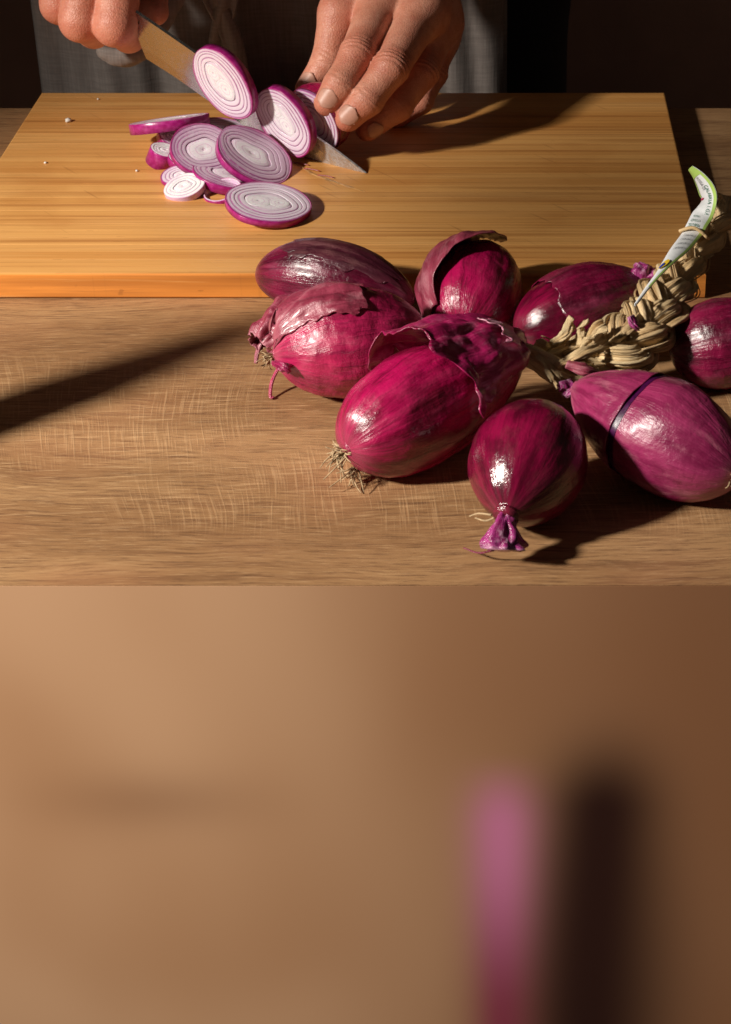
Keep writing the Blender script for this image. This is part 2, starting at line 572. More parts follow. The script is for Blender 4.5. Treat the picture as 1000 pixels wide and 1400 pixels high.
M_FLESH = mat_flesh()
M_FLESH_PINK = mat_flesh('onion_flesh_pink', (0.68, 0.54, 0.64), (0.30, 0.035, 0.20), (0.54, 0.29, 0.47))
M_HEART = mat_flesh('onion_heart', (0.90, 0.87, 0.89), (0.62, 0.36, 0.56), (0.84, 0.76, 0.83), lines=0.55)
M_RIND = mat_rind()
M_RAFFIA = mat_raffia()
M_ROOT = plain('dry_root', (0.42, 0.30, 0.17), 0.8, 0, 300, 0.35)
M_SKIN = mat_skin()
M_NAIL = plain('fingernail', (0.60, 0.31, 0.23), 0.42, 0, 200, 0.08)
M_APRON = mat_linen('apron_linen', (0.170, 0.142, 0.128), (0.240, 0.204, 0.186))
M_SHIRT = mat_linen('dark_shirt', (0.008, 0.007, 0.008), (0.016, 0.014, 0.015))
M_STEEL = mat_blade()
M_HANDLE = plain('knife_handle', (0.015, 0.014, 0.013), 0.45, 0, 200, 0.3)
M_PAPER = plain('tag_paper', (0.80, 0.82, 0.84), 0.55, 0, 500, 0.03)
M_GREEN = plain('tag_green', (0.42, 0.62, 0.14), 0.55)
M_INK_G = plain('ink_green', (0.02, 0.16, 0.09), 0.6)
M_INK_K = plain('ink_grey', (0.12, 0.13, 0.16), 0.6)
M_INK_B = plain('ink_blue', (0.02, 0.05, 0.35), 0.6)
M_INK_Y = plain('ink_yellow', (0.80, 0.55, 0.03), 0.6)
M_INK_R = plain('ink_red', (0.55, 0.02, 0.10), 0.6)
M_WALL = plain('wall_paint', (0.72, 0.38, 0.27), 0.9, 0, 3, 0.25)
M_FLOOR = plain('floor_stone', (0.05, 0.035, 0.028), 0.8, 0, 6, 0.3)
M_CRUMB = plain('crumb', (0.75, 0.70, 0.64), 0.4, 0, 600, 0.1)
M_JUICE = plain('juice_shred', (0.30, 0.03, 0.05), 0.3)
M_ADDED_STONE = plain('added_grey_stone', (0.16, 0.155, 0.15), 0.7, 0, 180, 0.3)

# ------------------------------------------------------------------ setting: floor and wall
o = bm_obj('floor', box_bm(-3, 3, -1.5, 2.6, -0.95, -0.90), M_FLOOR)
o['kind'] = 'structure'
o = bm_obj('wall', box_bm(-3, 3, 1.75, 1.85, -0.90, 2.2), M_WALL)
o['kind'] = 'structure'

# black card added out of view below the lamp to shade the board's right
fp = lo.location.lerp(Vector((0.085, 0.955, 0.01)), 0.42)
bm = box_bm(-0.052, 0.052, -0.024, 0.024, -0.0015, 0.0015)
o = bm_obj('added_shade_card', bm, M_SHIRT)
o.rotation_euler = lo.rotation_euler
o.location = fp
o['kind'] = 'structure'

# ------------------------------------------------------------------ table
TF = PZ(500, 800, 0).y
TBK = PZ(20, 147, 0).y
table = thing('kitchen_table', 'oak topped kitchen table with a smooth brown lacquered front', 'table', (-0.1, 0.85, -0.9))
bm = box_bm(-0.95, 0.75, TF + 0.0165, TBK, -0.03, -0.0005)
bm_obj('tabletop_core', bm, M_TABLE, table)
bm = box_bm(-0.95, 0.75, TF, TBK - 0.001, -0.0003 + 0.00005, 0.0)
bm_obj('tabletop', bm, M_TABLE, table)
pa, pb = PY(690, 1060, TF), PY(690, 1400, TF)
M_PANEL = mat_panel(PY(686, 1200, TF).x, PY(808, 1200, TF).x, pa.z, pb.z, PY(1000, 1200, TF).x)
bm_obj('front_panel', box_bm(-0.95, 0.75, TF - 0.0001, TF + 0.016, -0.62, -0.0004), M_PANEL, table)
bm_obj('back_rail', box_bm(-0.90, 0.70, TBK - 0.05, TBK - 0.03, -0.16, -0.0305), M_TABLE, table)
for lx in (-0.90, 0.66):
    for ly in (TF + 0.02, TBK - 0.085):
        bm_obj('leg', box_bm(lx, lx + 0.05, ly, ly + 0.05, -0.8995, -0.0305, 0.002), M_TABLE, table)
settle(table)

# ------------------------------------------------------------------ cutting board of bamboo strips
fl, fr, bl = PZ(-102, 374, BT), PZ(966, 374, BT), PZ(57, 126, BT)
BX0, BX1, BY0, BY1 = fl.x, fr.x, fl.y, bl.y
board = thing('cutting_board', 'bamboo cutting board of long glued strips lying on the oak table', 'cutting board', ((BX0 + BX1) / 2, BY0, 0))
NS = 30
sw = (BY1 - BY0) / NS
meshes = {}
for i in range(NS):
    y0 = BY0 + i * sw
    end = 0 if i == 0 else (2 if i == NS - 1 else 1)
    if end not in meshes:
        bm = box_bm(BX0, BX1, 0, sw - 0.00004, 0.0004, BT, 0.0)
        es = []
        for e in bm.edges:
            a, b = e.verts
            m = (a.co + b.co) / 2
            along = abs(a.co.x - b.co.x) > 0.1
            front, back, top = m.y < 1e-6, m.y > sw - 0.0001, m.z > BT - 1e-6
            if (end == 0 and front and along) or (end == 2 and back and along) or (top and not along):
                es.append(e)
        bmesh.ops.bevel(bm, geom=es, offset=0.0012, segments=3, affect='EDGES', profile=0.5)
        tops = [e for e in bm.edges if all(v.co.z > BT - 1e-6 for v in e.verts) and abs(e.verts[0].co.x - e.verts[1].co.x) > 0.1]
        bmesh.ops.bevel(bm, geom=tops, offset=0.00008, segments=1, affect='EDGES')
        s = bm_obj('strip', bm, M_BAMBOO, board)
        if end == 0:
            s.data.materials.append(M_BAMBOO_EDGE)
            for p in s.data.polygons:
                if p.normal.y < -0.6:
                    p.material_index = 1
        meshes[end] = s.data
    else:
        s = link(bpy.data.objects.new('strip', meshes[end]), board)
    s.location = (0, y0, random.uniform(-0.00004, 0.00004))
settle(board)


# ------------------------------------------------------------------ onion slices
def wob_fn(seed, amp=0.035):
    r = random.Random(seed)
    cs = [(r.uniform(-1, 1) * amp / (k ** 0.7), r.uniform(0, 6.28)) for k in range(2, 7)]
    return lambda a: 1 + sum(c * math.cos((k + 2) * a + p) for k, (c, p) in enumerate(cs))


RKS = (0.0, 0.10, 0.35, 0.65, 0.82, 0.93, 1.0)


def ring_geo(ro, ri, th, base, wob_o, wob_i, ell=1.0, cx=0.0, cy=0.0, cxi=None, cyi=None, dome=0.0004, seg=72, lift=0.0, elli=None, a0=0, a1=2 * math.pi):
    """a closed annulus in local xy; top at th+lift"""
    cxi = cx if cxi is None else cxi
    cyi = cy if cyi is None else cyi
    elli = ell if elli is None else elli
    closed = a1 - a0 > 6.28
    V, F, RK = [], [], []
    prof = [(0.0, base)] + [(q, th + lift + dome * (1 - (2 * q - 1) ** 4) - dome) for q in RKS] + [(1.0, base)]
    m = len(prof)
    n = seg if closed else seg + 1
    for i in range(n):
        a = a0 + (a1 - a0) * i / seg
        xo, yo = cx + ro * wob_o(a) * math.cos(a), cy + ro * ell * wob_o(a) * math.sin(a)
        xi, yi = cxi + ri * wob_i(a) * math.cos(a), cyi + ri * elli * wob_i(a) * math.sin(a)
        for q, z in prof:
            V.append((xi + (xo - xi) * q, yi + (yo - yi) * q, z))
            RK.append(q)
    solid = ri < 0.03 * ro
    for i in range(seg):
        k = (i + 1) % n
        for j in range(m):
            l = (j + 1) % m
            if solid and (j == 0 or j == m - 1):
                continue
            F.append((i * m + j, i * m + l, k * m + l, k * m + j))
    return V, F, RK


SLICE_I = [0]


def f_ring(i):
    return i % 9 == 0 or i % 9 >= 7


def f_heart(i):
    return i % 7 == 6


def f_rind(i):
    return i % 9 == 0 or i % 9 == 8


def slice_thing(label, centre, a_px, ratio, ndir, th=0.0055, ell=0.9, hearts=2, pink=0.35, fresh=True, roll=0.0, rings=6, hole=False, flesh=None, seed=None, rim_flare=0.0, keep=None):
    """a slice whose outline (half length a_px, half width ratio) is as surveyed; ndir is where its upright leans in the view"""
    SLICE_I[0] += 1
    seed = seed or SLICE_I[0] * 13
    c = centre
    R = a_px / pxm(c)
    vd = (CP - c).normalized()
    d = RT * ndir[0] - UP * ndir[1]
    d = (d - vd * d.dot(vd)).normalized()
    cphi = max(min(ratio / ell, 0.999), 0.02)
    n = (vd * cphi + d * math.sqrt(1 - cphi * cphi)).normalized()
    e1 = n.cross(d).normalized()
    if roll:
        e1 = Matrix.Rotation(roll, 3, n) @ e1
    e2 = n.cross(e1).normalized()
    rot = Matrix((e1, e2, n)).transposed().to_4x4()
    root = thing('onion_slice', label, 'onion slice', c - n * th, 'red onion slices on the cutting board')
    root.rotation_euler = rot.to_euler()
    rr = random.Random(seed)
    wo = wob_fn(seed, 0.03)
    wi = wob_fn(seed + 5, 0.10)
    bl = lambda s: (lambda a: wo(a) * (1 - s) + wi(a) * s)
    q = [0.968, 0.890, 0.795, 0.680, 0.545] if rings >= 5 else [0.968, 0.80, 0.62, 0.45]
    cut = [1.0] + [c * (1 + (rr.uniform(-0.025, 0.025) if k else 0)) for k, c in enumerate(q)]
    off = (rr.uniform(-0.12, 0.12) * R, rr.uniform(-0.06, 0.06) * R)
    nr = len(cut) - 1
    eq = rr.uniform(0.12, 0.34)
    for k in range(nr):
        so, si = k / nr, (k + 1) / nr
        eo, ei = ell * (1 - so * eq), ell * (1 - si * eq)
        if keep is not None and k not in keep:
            continue
        g = ring_geo(cut[k] * R, cut[k + 1] * R, th, 0.0, bl(so), bl(si), eo, off[0] * so, off[1] * so, off[0] * si, off[1] * si,
                     dome=(0.00012 if k else 0.0003), elli=ei, lift=(0 if k == 0 else rr.uniform(-0.00012, 0.0001)))
        V, F, RK = g
        if rim_flare and k == 0:
            V = [(x * (1 + rim_flare * (1 - z / th)), y * (1 + rim_flare * (1 - z / th)), z) for x, y, z in V]
        pv = np.full(len(V), min(1.0, pink * (1.25 - si) + (0.25 if k < 2 else 0)))
        if k == 0:
            mesh_obj('rind', V, F, M_RIND, root, attrs={'rk': [0.0 if z > th * 0.8 and q < 0.6 else 1.0 for q, (x, y, z) in zip(RK, V)]}, flat=f_rind)
        else:
            mesh_obj('ring', V, F, flesh or M_FLESH, root, attrs={'rk': RK, 'pk': pv}, flat=f_ring)
    if not hole:
        ri = cut[-1] * R * 0.985
        eh = ell * (1 - eq)
        if hearts == 2:
            for s, q in ((0.42, 0.56), (-0.50, 0.44)):
                g = ring_geo(ri * q, ri * 0.02, th, 0.0, wob_fn(seed + int(q * 100), 0.06), wob_fn(1, 0), min(1.1, eh * 1.15), off[0] + s * ri, off[1], dome=0.00015, seg=40)
                mesh_obj('heart', g[0], g[1], M_HEART, root, attrs={'q': g[2], 'rk': np.array(g[2]) ** 3 * 0.8, 'pk': np.full(len(g[0]), 0.1)}, flat=f_heart)
            g = ring_geo(ri * 1.0, ri * 0.02, th - 0.00012, 0.0, bl(1), wob_fn(1, 0), eh, off[0], off[1], dome=0.0002, seg=40)
            mesh_obj('ring', g[0], g[1], M_HEART, root, attrs={'q': g[2], 'rk': np.array(g[2]) * 0.9, 'pk': np.full(len(g[0]), 0.6)}, flat=f_heart)
        else:
            g = ring_geo(ri, ri * 0.02, th, 0.0, bl(1), wob_fn(1, 0), eh, off[0], off[1], dome=0.0006, seg=40)
            mesh_obj('heart', g[0], g[1], M_HEART, root, attrs={'q': g[2], 'rk': np.array(g[2]) ** 2, 'pk': np.full(len(g[0]), 0.3)}, flat=f_heart)
    return root


B = BT
slice_thing('upright red onion slice leaning on the blade, highest and leftmost of the two standing', PY(304, 115, 0.990), 56, 0.52, (-0.80, 0.58), 0.0052, hearts=2, pink=0.35)
slice_thing('upright red onion slice against the held onion, just left of the fingertips', PY(387, 168, 0.985), 53, 0.54, (-0.82, 0.56), 0.0055, hearts=2, pink=0.4)
slice_thing('large dull pink onion slice lying left of another in the middle of the pile', PZ(279, 203, B + 0.016), 47, 0.72, (0.35, -0.93), 0.0032, ell=0.95, hearts=1, pink=0.85, flesh=M_FLESH_PINK, roll=0.8)
slice_thing('dull pink onion slice with thick rind leaning on the pile beside the blade', PZ(349, 211, B + 0.013), 55, 0.62, (0.50, -0.86), 0.0040, ell=0.95, hearts=1, pink=0.8, flesh=M_FLESH_PINK)
slice_thing('nearest oval onion slice lying flat alone at the front of the pile', PZ(367, 275, B + 0.0080), 59, 0.47, (0.10, -1.0), 0.0034, ell=0.98, hearts=2, pink=0.35, roll=0.0)
slice_thing('small white onion slice without purple rind lying flat at the left front', PZ(252, 253, B + 0.006), 29, 0.60, (-0.32, -0.95), 0.004, ell=0.95, hearts=1, pink=0.0, flesh=M_HEART, keep=(1, 2, 3), rings=4)
slice_thing('onion slice seen edge on with its purple rind outward at the back left', PY(231, 162, 1.015), 55, 0.05, (-0.16, -1.0), 0.0062, ell=0.95, hearts=1, pink=0.3)
slice_thing('stubby ridged onion end piece with white top at the far left of the pile', PZ(226, 204, B + 0.0095), 20, 0.50, (0.25, -1.0), 0.0095, ell=0.95, hearts=1, pink=0.1, rings=3, flesh=M_HEART, rim_flare=0.12)
slice_thing('thin onion slice mostly hidden behind the small white slice', PZ(246, 238, B + 0.004), 27, 0.50, (-0.2, -1.0), 0.0035, ell=0.95, hearts=1, pink=0.4, rings=4)
slice_thing('empty onion ring peeking out left of the nearest oval slice', PZ(304, 259, B + 0.0045), 27, 0.55, (-0.35, -0.9), 0.0042, ell=0.95, hole=True, pink=0.6, rings=5, keep=(0, 1))
slice_thing('onion slice at the bottom of the pile under the two dull pink ones', PZ(314, 236, B + 0.006), 50, 0.40, (0.2, -1.0), 0.005, ell=0.95, hearts=1, pink=0.6, flesh=M_FLESH_PINK)
slice_thing('onion slice at the back of the pile half hidden under two others', PZ(306, 181, B + 0.008), 50, 0.42, (0.1, -1.0), 0.005, ell=0.95, hearts=1, pink=0.5)
slice_thing('small broken onion rings under the edge on slice at the left', PZ(240, 186, B + 0.009), 24, 0.60, (0.4, -0.9), 0.0045, ell=0.95, hearts=1, pink=0.6, rings=4)
slice_thing('small curled onion ring wedged between the end piece and the pile', PZ(252, 216, B + 0.007), 22, 0.50, (0.2, -1.0), 0.004, ell=0.9, hole=True, pink=0.6, rings=4, keep=(0, 1))


# ------------------------------------------------------------------ the onion being cut
def lathe(axis0, axis1, prof, seg, wob=None):
    pass


def bulb_geo(A, Bp, R, prof, nl=90, nc=112, seed=0, lump=0.05, ridge=0.012, wrinkle=0.010, bend=0.0, nridge=11, squash=1.0, a_rng=None, t_rng=None, grow=0.0, edge=0.0, lift=None, crump=0.0, skew=0.0, capped=True):
    """skin of revolution from the root end A to the neck end B; a_rng / t_rng give a loose piece of peel"""
    A, Bp = Vector(A), Vector(Bp)
    ax = (Bp - A)
    L = ax.length
    ax.normalize()
    up = Vector((0, 0, 1))
    e1 = (up - ax * up.dot(ax)).normalized()       # angle 0 is upwards
    e2 = ax.cross(e1)
    rr = random.Random(seed)
    ph = [rr.uniform(0, 6.28) for _ in range(8)]
    so = Vector((rr.uniform(0, 50), rr.uniform(0, 50), rr.uniform(0, 50)))
    V, F, OC = [], [], []
    full = a_rng is None
    a0, a1 = (0, 2 * math.pi) if full else a_rng
    t0, t1 = (0, 1) if t_rng is None else t_rng
    ncol = nc if full else nc + 1
    for i in range(nl + 1):
        fi = i / nl
        for j in range(ncol):
            fj = j / nc
            a = a0 + (a1 - a0) * fj
            t = t0 + (t1 - t0) * fi
            a += skew * fj * (fi - 0.5)
            if not full and edge:
                # ragged outline of a torn piece
                jag = mnoise.noise(so + Vector((fj * 4, fi * 4, 3.0))) + 0.35 * mnoise.noise(so + Vector((fj * 12, fi * 12, 9.0)))
                a += edge * jag * (abs(2 * fj - 1) ** 3)
                t += 0.35 * edge * jag * (abs(2 * fi - 1) ** 3)
            if full:
                te = 0.5 - 0.5 * math.cos(math.pi * t)      # denser at the ends
            else:
                te = min(max(t, 0.002), 0.998)
            r = R * prof(te)
            ca, sa = math.cos(a), math.sin(a)
            q = Vector((ca, sa, te * 2.2))
            d = lump * mnoise.noise(so + q * 1.1) + 0.5 * lump * mnoise.noise(so + q * 2.3)
            rd = ridge * math.sin(nridge * a + ph[0] + 1.2 * math.sin(3 * te + ph[1])) * math.sin(math.pi * te)
            rd += 0.6 * ridge * math.sin((nridge * 2 + 3) * a + ph[2] + 2 * math.sin(2.4 * te + ph[3]))
            qw = Vector((ca * 2.2, sa * 2.2, te * 15))
            wr = wrinkle * (mnoise.noise(so + qw) + 0.6 * mnoise.noise(so + qw * 2.1))
            rad = r * (1 + d + rd) + R * wr * min(1, prof(te) * 1.3)
            if not full:
                rad += grow
                if lift:
                    rad += lift(fj, fi)
                if crump:
                    cq = Vector((ca * 2.2, sa * 2.2, te * 3.2))
                    rad += crump * (1.2 * abs(mnoise.noise(so + cq)) - 0.25 + 0.35 * abs(mnoise.noise(so + cq * 2.7)))
            bo = e1 * (bend * 4 * te * (1 - te))
            V.append(A + ax * (L * te) + e1 * (ca * rad * squash) + e2 * (sa * rad) + bo)
            OC.append((ca, sa, te))
    for i in range(nl):
        for j in range(nc):
            k = (j + 1) % ncol if full else j + 1
            F.append((i * ncol + j, i * ncol + k, (i + 1) * ncol + k, (i + 1) * ncol + j))
    if full and capped:
        for i, te, sg in ((0, 0.0, -1), (nl, 1.0, 1)):
            ring = V[i * ncol:(i + 1) * ncol]
            c = sum(ring, Vector((0, 0, 0))) / ncol + ax * (sg * 0.12 * R * prof(te))
            V.append(c)
            OC.append((0.0, 0.0, te))
            m = len(V) - 1
            for j in range(nc):
                k = (j + 1) % ncol
                F.append((m, i * ncol + k, i * ncol + j) if sg < 0 else (m, i * ncol + j, i * ncol + k))
    return V, F, OC


def prof_long(p=1.0, q=0.62, neck=0.12, root=0.05):
    def f(t):
        b = math.sin(math.pi * min(max(t, 0), 1) ** p)
        b = max(b, 0) ** q
        n = neck * max(0.0, (t - 0.80) / 0.20) ** 1.0
        rt = root * max(0.0, (0.08 - t) / 0.08)
        return max(b, n, rt, 0.004)
    return f


def bulb(name, A, Bp, R, prof, mat, parent, **kw):
    V, F, OC = bulb_geo(A, Bp, R, prof, **kw)
    return mesh_obj(name, V, F, mat, parent, vattrs={'oc': OC})


def peel(A, Bp, R, prof, mat, parent, a_rng, t_rng, grow=0.0012, edge=0.25, lift=None, crump=0.002, seed=0, n=(44, 44), name='peel', **kw):
    V, F, OC = bulb_geo(A, Bp, R, prof, nl=n[0], nc=n[1], seed=seed, a_rng=a_rng, t_rng=t_rng, grow=grow, edge=edge, lift=lift, crump=crump, **kw)
    o = mesh_obj(name, V, F, mat, parent, vattrs={'oc': OC})
    m = o.modifiers.new('thickness', 'SOLIDIFY')
    m.thickness = 0.00035
    m.offset = 0
    return o


def roots(parent, p, d, n, ln, seed, spread=0.9, r=0.0004, curl=0.5):
    rr = random.Random(seed)
    d = Vector(d).normalized()
    geos = []
    for k in range(n):
        v = Vector((rr.uniform(-1, 1), rr.uniform(-1, 1), rr.uniform(-1, 1)))
        dd = (d + v * spread).normalized()
        w = Vector((rr.uniform(-1, 1), rr.uniform(-1, 1), rr.uniform(-1, 0.4)))
        l = ln * rr.uniform(0.4, 1.0)
        s = Vector(p) + v * 0.0016
        pts = [s, s + dd * l * 0.4, s + dd * l * 0.7 + w * l * curl * 0.5, s + dd * l * 0.8 + w * l * curl]
        pts = [Vector((q.x, q.y, max(q.z, 0.0008))) for q in pts]
        geos.append(tube_geo(catmull(pts, 9), np.linspace(r, r * 0.5, 9), 5))
    V, F = merge(geos)
    return mesh_obj('roots', V, F, M_ROOT, parent)


def strand(parent, pts, r, mat, name='strand', seg=7, n=24, flat=1.0, twist=0.0, ridges=0.0, taper=0.6, seed=0):
    V, F, L = tube_geo(catmull(pts, n), np.linspace(r, r * taper, n), seg, flat, twist, ridges, seed)
    OC = [(math.cos(2 * math.pi * (i % seg) / seg) + seed, math.sin(2 * math.pi * (i % seg) / seg), l * 3) for i, l in enumerate(L)]
    return mesh_obj(name, V, F, mat, parent, attrs={'ln': L}, vattrs={'oc': OC})


def crumple(parent, pts, rads, mat, seed, name='dry_tip', flat=0.6, amp=0.35):
    """a crumpled papery tuft along a short path"""
    path = catmull(pts, 26)
    T, A, Bb = frames(path, (0.1, 0.2, 0.97))
    rad = np.interp(np.linspace(0, 1, 26), np.linspace(0, 1, len(rads)), rads)
    so = Vector((seed * 3.3, seed * 1.7, seed))
    V, F, OC = [], [], []
    sg = 40
    for i in range(26):
        for j in range(sg):
            a = 2 * math.pi * j / sg
            q = Vector((math.cos(a) * 1.7, math.sin(a) * 1.7, i * 0.055))
            m = 1 + amp * (2 * abs(mnoise.noise(so + q)) - 0.5) + amp * 0.7 * mnoise.noise(so + q * 2.4)
            V.append(path[i] + A[i] * (math.cos(a) * rad[i] * m) + Bb[i] * (math.sin(a) * rad[i] * flat * m))
            OC.append((math.cos(a), math.sin(a), i / 25))
    for i in range(25):
        for j in range(sg):
            k = (j + 1) % sg
            F.append((i * sg + j, i * sg + k, (i + 1) * sg + k, (i + 1) * sg + j))
    F.append(tuple(range(sg))[::-1])
    F.append(tuple(25 * sg + j for j in range(sg)))
    return mesh_obj(name, V, F, mat, parent, vattrs={'oc': OC})


GRP = 'whole red onions on the table'
# ---- onion held under the fingers, half cut away
cf = PY(431, 163, 0.992)
vd = (CP - cf).normalized()
dd = RT * -0.82 - UP * 0.56
dd = (dd - vd * dd.dot(vd)).normalized()
nf = (vd * 0.56 + dd * 0.83).normalized()
cut = thing('cut_onion', 'half cut red onion held under the fingertips against the knife', 'onion', (cf.x, cf.y, BT))
R = 48 / pxm(cf)
A_, B_ = cf + nf * 0.0005, cf - nf * 0.024
pf = lambda t: max(0.02, (1 - max(0, t - 0.10) ** 2.2 / 0.9 ** 2.2) ** 0.6) if t > 0.0 else 1.0
V, F, OC = bulb_geo(A_, B_, R, pf, nl=60, nc=90, seed=31, lump=0.03, ridge=0.008, wrinkle=0.006, capped=False)
F.append(tuple(range(90)))
mesh_obj('bulb', V, F, M_ON_C, cut, vattrs={'oc': OC})
e1 = nf.cross(dd).normalized()
e2 = nf.cross(e1)
rot = Matrix((e1, e2, nf)).transposed().to_4x4()
rot.translation = cf
cts = [0.985, 0.88, 0.75, 0.62, 0.48, 0.33, 0.01]
for k in range(6):
    g = ring_geo(cts[k] * R, cts[k + 1] * R, 0.0022, 0.0, wob_fn(77, 0.015), wob_fn(77, 0.015), 0.97, dome=0.0003)
    V = [rot @ Vector(v) for v in g[0]]
    mesh_obj('ring' if k < 5 else 'heart', V, g[1], M_FLESH if k < 5 else M_HEART, cut, attrs={'rk': g[2], 'pk': np.full(len(V), 0.45)}, flat=f_ring if k < 5 else f_heart)
settle(cut)

# ---- onion by the board, long and dark
A_, B_ = PZ(352, 372, 0.021), PZ(566, 410, 0.020)
on = thing('onion', 'dark purple onion lying along the front edge of the board, farthest left', 'onion', (PZ(450, 385, 0.02).x, PZ(450, 385, 0.02).y, 0), GRP)
pr = prof_long(0.92, 0.50, 0.10, 0.06)
bulb('bulb', A_, B_, 0.0195, pr, M_ON_A, on, seed=1, lump=0.05, ridge=0.008, wrinkle=0.006, bend=0.004)
peel(A_, B_, 0.0195, pr, M_PEEL_BROWN, on, (-0.5, 0.62), (0.22, 0.90), grow=0.0002, edge=0.35, crump=0.0004, seed=1, bend=0.004, lump=0.05, ridge=0.008, wrinkle=0.006)
settle(on)

# ---- rosy onion with a folded dull peel and a root tuft at its left
A_, B_ = PZ(374, 484, 0.023), PZ(585, 448, 0.027)
on = thing('onion', 'rosy onion with root tuft and folded dull peel at its left end', 'onion', (PZ(470, 500, 0.0).x, PZ(470, 500, 0.0).y, 0), GRP)
pr = prof_long(0.90, 0.56, 0.10, 0.09)
bulb('bulb', A_, B_, 0.0262, pr, M_ON_B, on, seed=2, lump=0.075, ridge=0.006, wrinkle=0.016)
peel(A_, B_, 0.0262, pr, M_PEEL_DULL, on, (-1.2, 0.55), (0.0, 0.62), grow=0.0008, edge=0.3, crump=0.0025, seed=2, lump=0.075,
     lift=lambda fj, fi: 0.010 * (1 - fi) ** 2 * (1 - fj), n=(56, 56))
V, F, OC = bulb_geo(PZ(356, 478, 0.012), PZ(452, 408, 0.026), 0.0135, lambda t: 0.40 + 0.60 * math.sin(math.pi * (0.12 + 0.85 * t)), nl=60, nc=60, seed=8, a_rng=(-2.4, 2.4), t_rng=(0.0, 0.98), edge=0.25, crump=0.005, ridge=0.05, nridge=5)
o = mesh_obj('peel', V, F, M_PEEL_DULL, on, vattrs={'oc': OC})
m = o.modifiers.new('thickness', 'SOLIDIFY'); m.thickness = 0.0004
pt = PZ(374, 486, 0.020)
roots(on, pt, (-1, -0.2, 0.1), 26, 0.008, 3)
q0, q1, q2 = PZ(382, 500, 0.012), PZ(372, 522, 0.006), PZ(370, 543, 0.0012)
strand(on, [q0, q1, q2, q2 + Vector((0.0015, 0.0005, 0))], 0.0011, M_ON_B, 'skin_shred', n=14, flat=0.6)
q0, q1, q2 = PZ(362, 458, 0.014), PZ(353, 478, 0.008), PZ(350, 497, 0.002)
strand(on, [q0, q1, q2], 0.0016, M_PEEL_DULL, 'skin_shred', n=14, flat=0.4)
crumple(on, [PZ(376, 496, 0.022), PZ(390, 502, 0.024), PZ(396, 510, 0.022)], [0.002, 0.0035, 0.001], M_PEEL, 5, 'skin_shred')
settle(on)

# ---- big magenta onion in the middle with torn peel and roots at the lower left
A_, B_ = PZ(474, 614, 0.020), PZ(712, 478, 0.030)
on = thing('onion', 'big magenta onion with torn crumpled peel on top and roots at lower left', 'onion', (PZ(575, 570, 0.0).x, PZ(575, 570, 0.0).y, 0), GRP)
pr = prof_long(0.74, 0.55, 0.13, 0.10)
bulb('bulb', A_, B_, 0.0252, pr, M_ON_C, on, seed=3, lump=0.085, ridge=0.006, wrinkle=0.016)
peel(A_, B_, 0.0252, pr, M_PEEL, on, (-1.5, 1.25), (0.42, 0.96), grow=0.0012, edge=0.40, crump=0.0052, seed=3, lump=0.085,
     lift=lambda fj, fi: 0.006 * (1 - fi) ** 2 + 0.004 * max(0, fj - 0.5) + 0.003 * fi + 0.004 * math.sin(math.pi * fj), n=(70, 70))
peel(A_, B_, 0.0252, pr, M_PEEL_PALE, on, (0.15, 0.75), (0.80, 0.97), grow=0.006, edge=0.3, crump=0.002, seed=66, lift=lambda fj, fi: 0.005 * (1 - fi), n=(26, 26))
pt = PZ(474, 618, 0.016)
roots(on, pt, (-1, -0.5, -0.3), 46, 0.011, 6, spread=0.8, curl=0.7)
roots(on, PZ(486, 640, 0.006), (-0.2, -1.0, -0.2), 16, 0.008, 9, spread=0.6, curl=0.8)
settle(on)

# ---- glossy front onion pointing at the viewer
A_, B_ = PZ(752, 560, 0.030), PZ(692, 706, 0.0195)
on = thing('onion', 'glossy onion nearest the viewer with its purple dry tip on the table', 'onion', (PZ(730, 660, 0.0).x, PZ(730, 660, 0.0).y, 0), GRP)
pr = prof_long(1.02, 0.68, 0.22, 0.06)
bulb('bulb', A_, B_, 0.0245, pr, M_ON_D, on, seed=4, lump=0.03, ridge=0.006, wrinkle=0.003, nl=110)
crumple(on, [PZ(693, 700, 0.0200), PZ(690, 716, 0.0175), PZ(688, 738, 0.013), PZ(687, 752, 0.010)], [0.0042, 0.0040, 0.0072, 0.0078], M_TIP, 3, amp=0.55)
for a, b, c in (((672, 704), (655, 702), (642, 706)), ((676, 708), (664, 712), (650, 708))):
    strand(on, [PZ(*a, 0.017), PZ(*b, 0.014), PZ(*c, 0.012)], 0.0005, M_ROOT, 'root', n=10, seg=5)
strand(on, [PZ(676, 752, 0.008), PZ(655, 756, 0.005), PZ(634, 749, 0.004)], 0.0005, M_ON_A, 'skin_shred', n=10, seg=5)
settle(on)

# ---- hooded onion at the top of the heap
A_, B_ = PZ(632, 458, 0.018), PZ(668, 338, 0.033)
on = thing('onion', 'round onion with a hood of loose pink peel, in front of the board', 'onion', (PZ(640, 410, 0.0).x, PZ(640, 410, 0.0).y, 0), GRP)
pr = prof_long(0.86, 0.62, 0.10, 0.05)
bulb('bulb', A_, B_, 0.0232, pr, M_ON_C, on, seed=5, lump=0.05, ridge=0.007, wrinkle=0.010)
peel(A_, B_, 0.0238, pr, M_PEEL_DULL, on, (-2.9, 0.05), (0.10, 1.0), grow=0.0018, edge=0.10, crump=0.0020, seed=5, lump=0.05, skew=1.9,
     lift=lambda fj, fi: 0.0055 * fj ** 2 * math.sin(math.pi * min(1, fi * 1.1)) + 0.002 * fi, n=(60, 70))
settle(on)

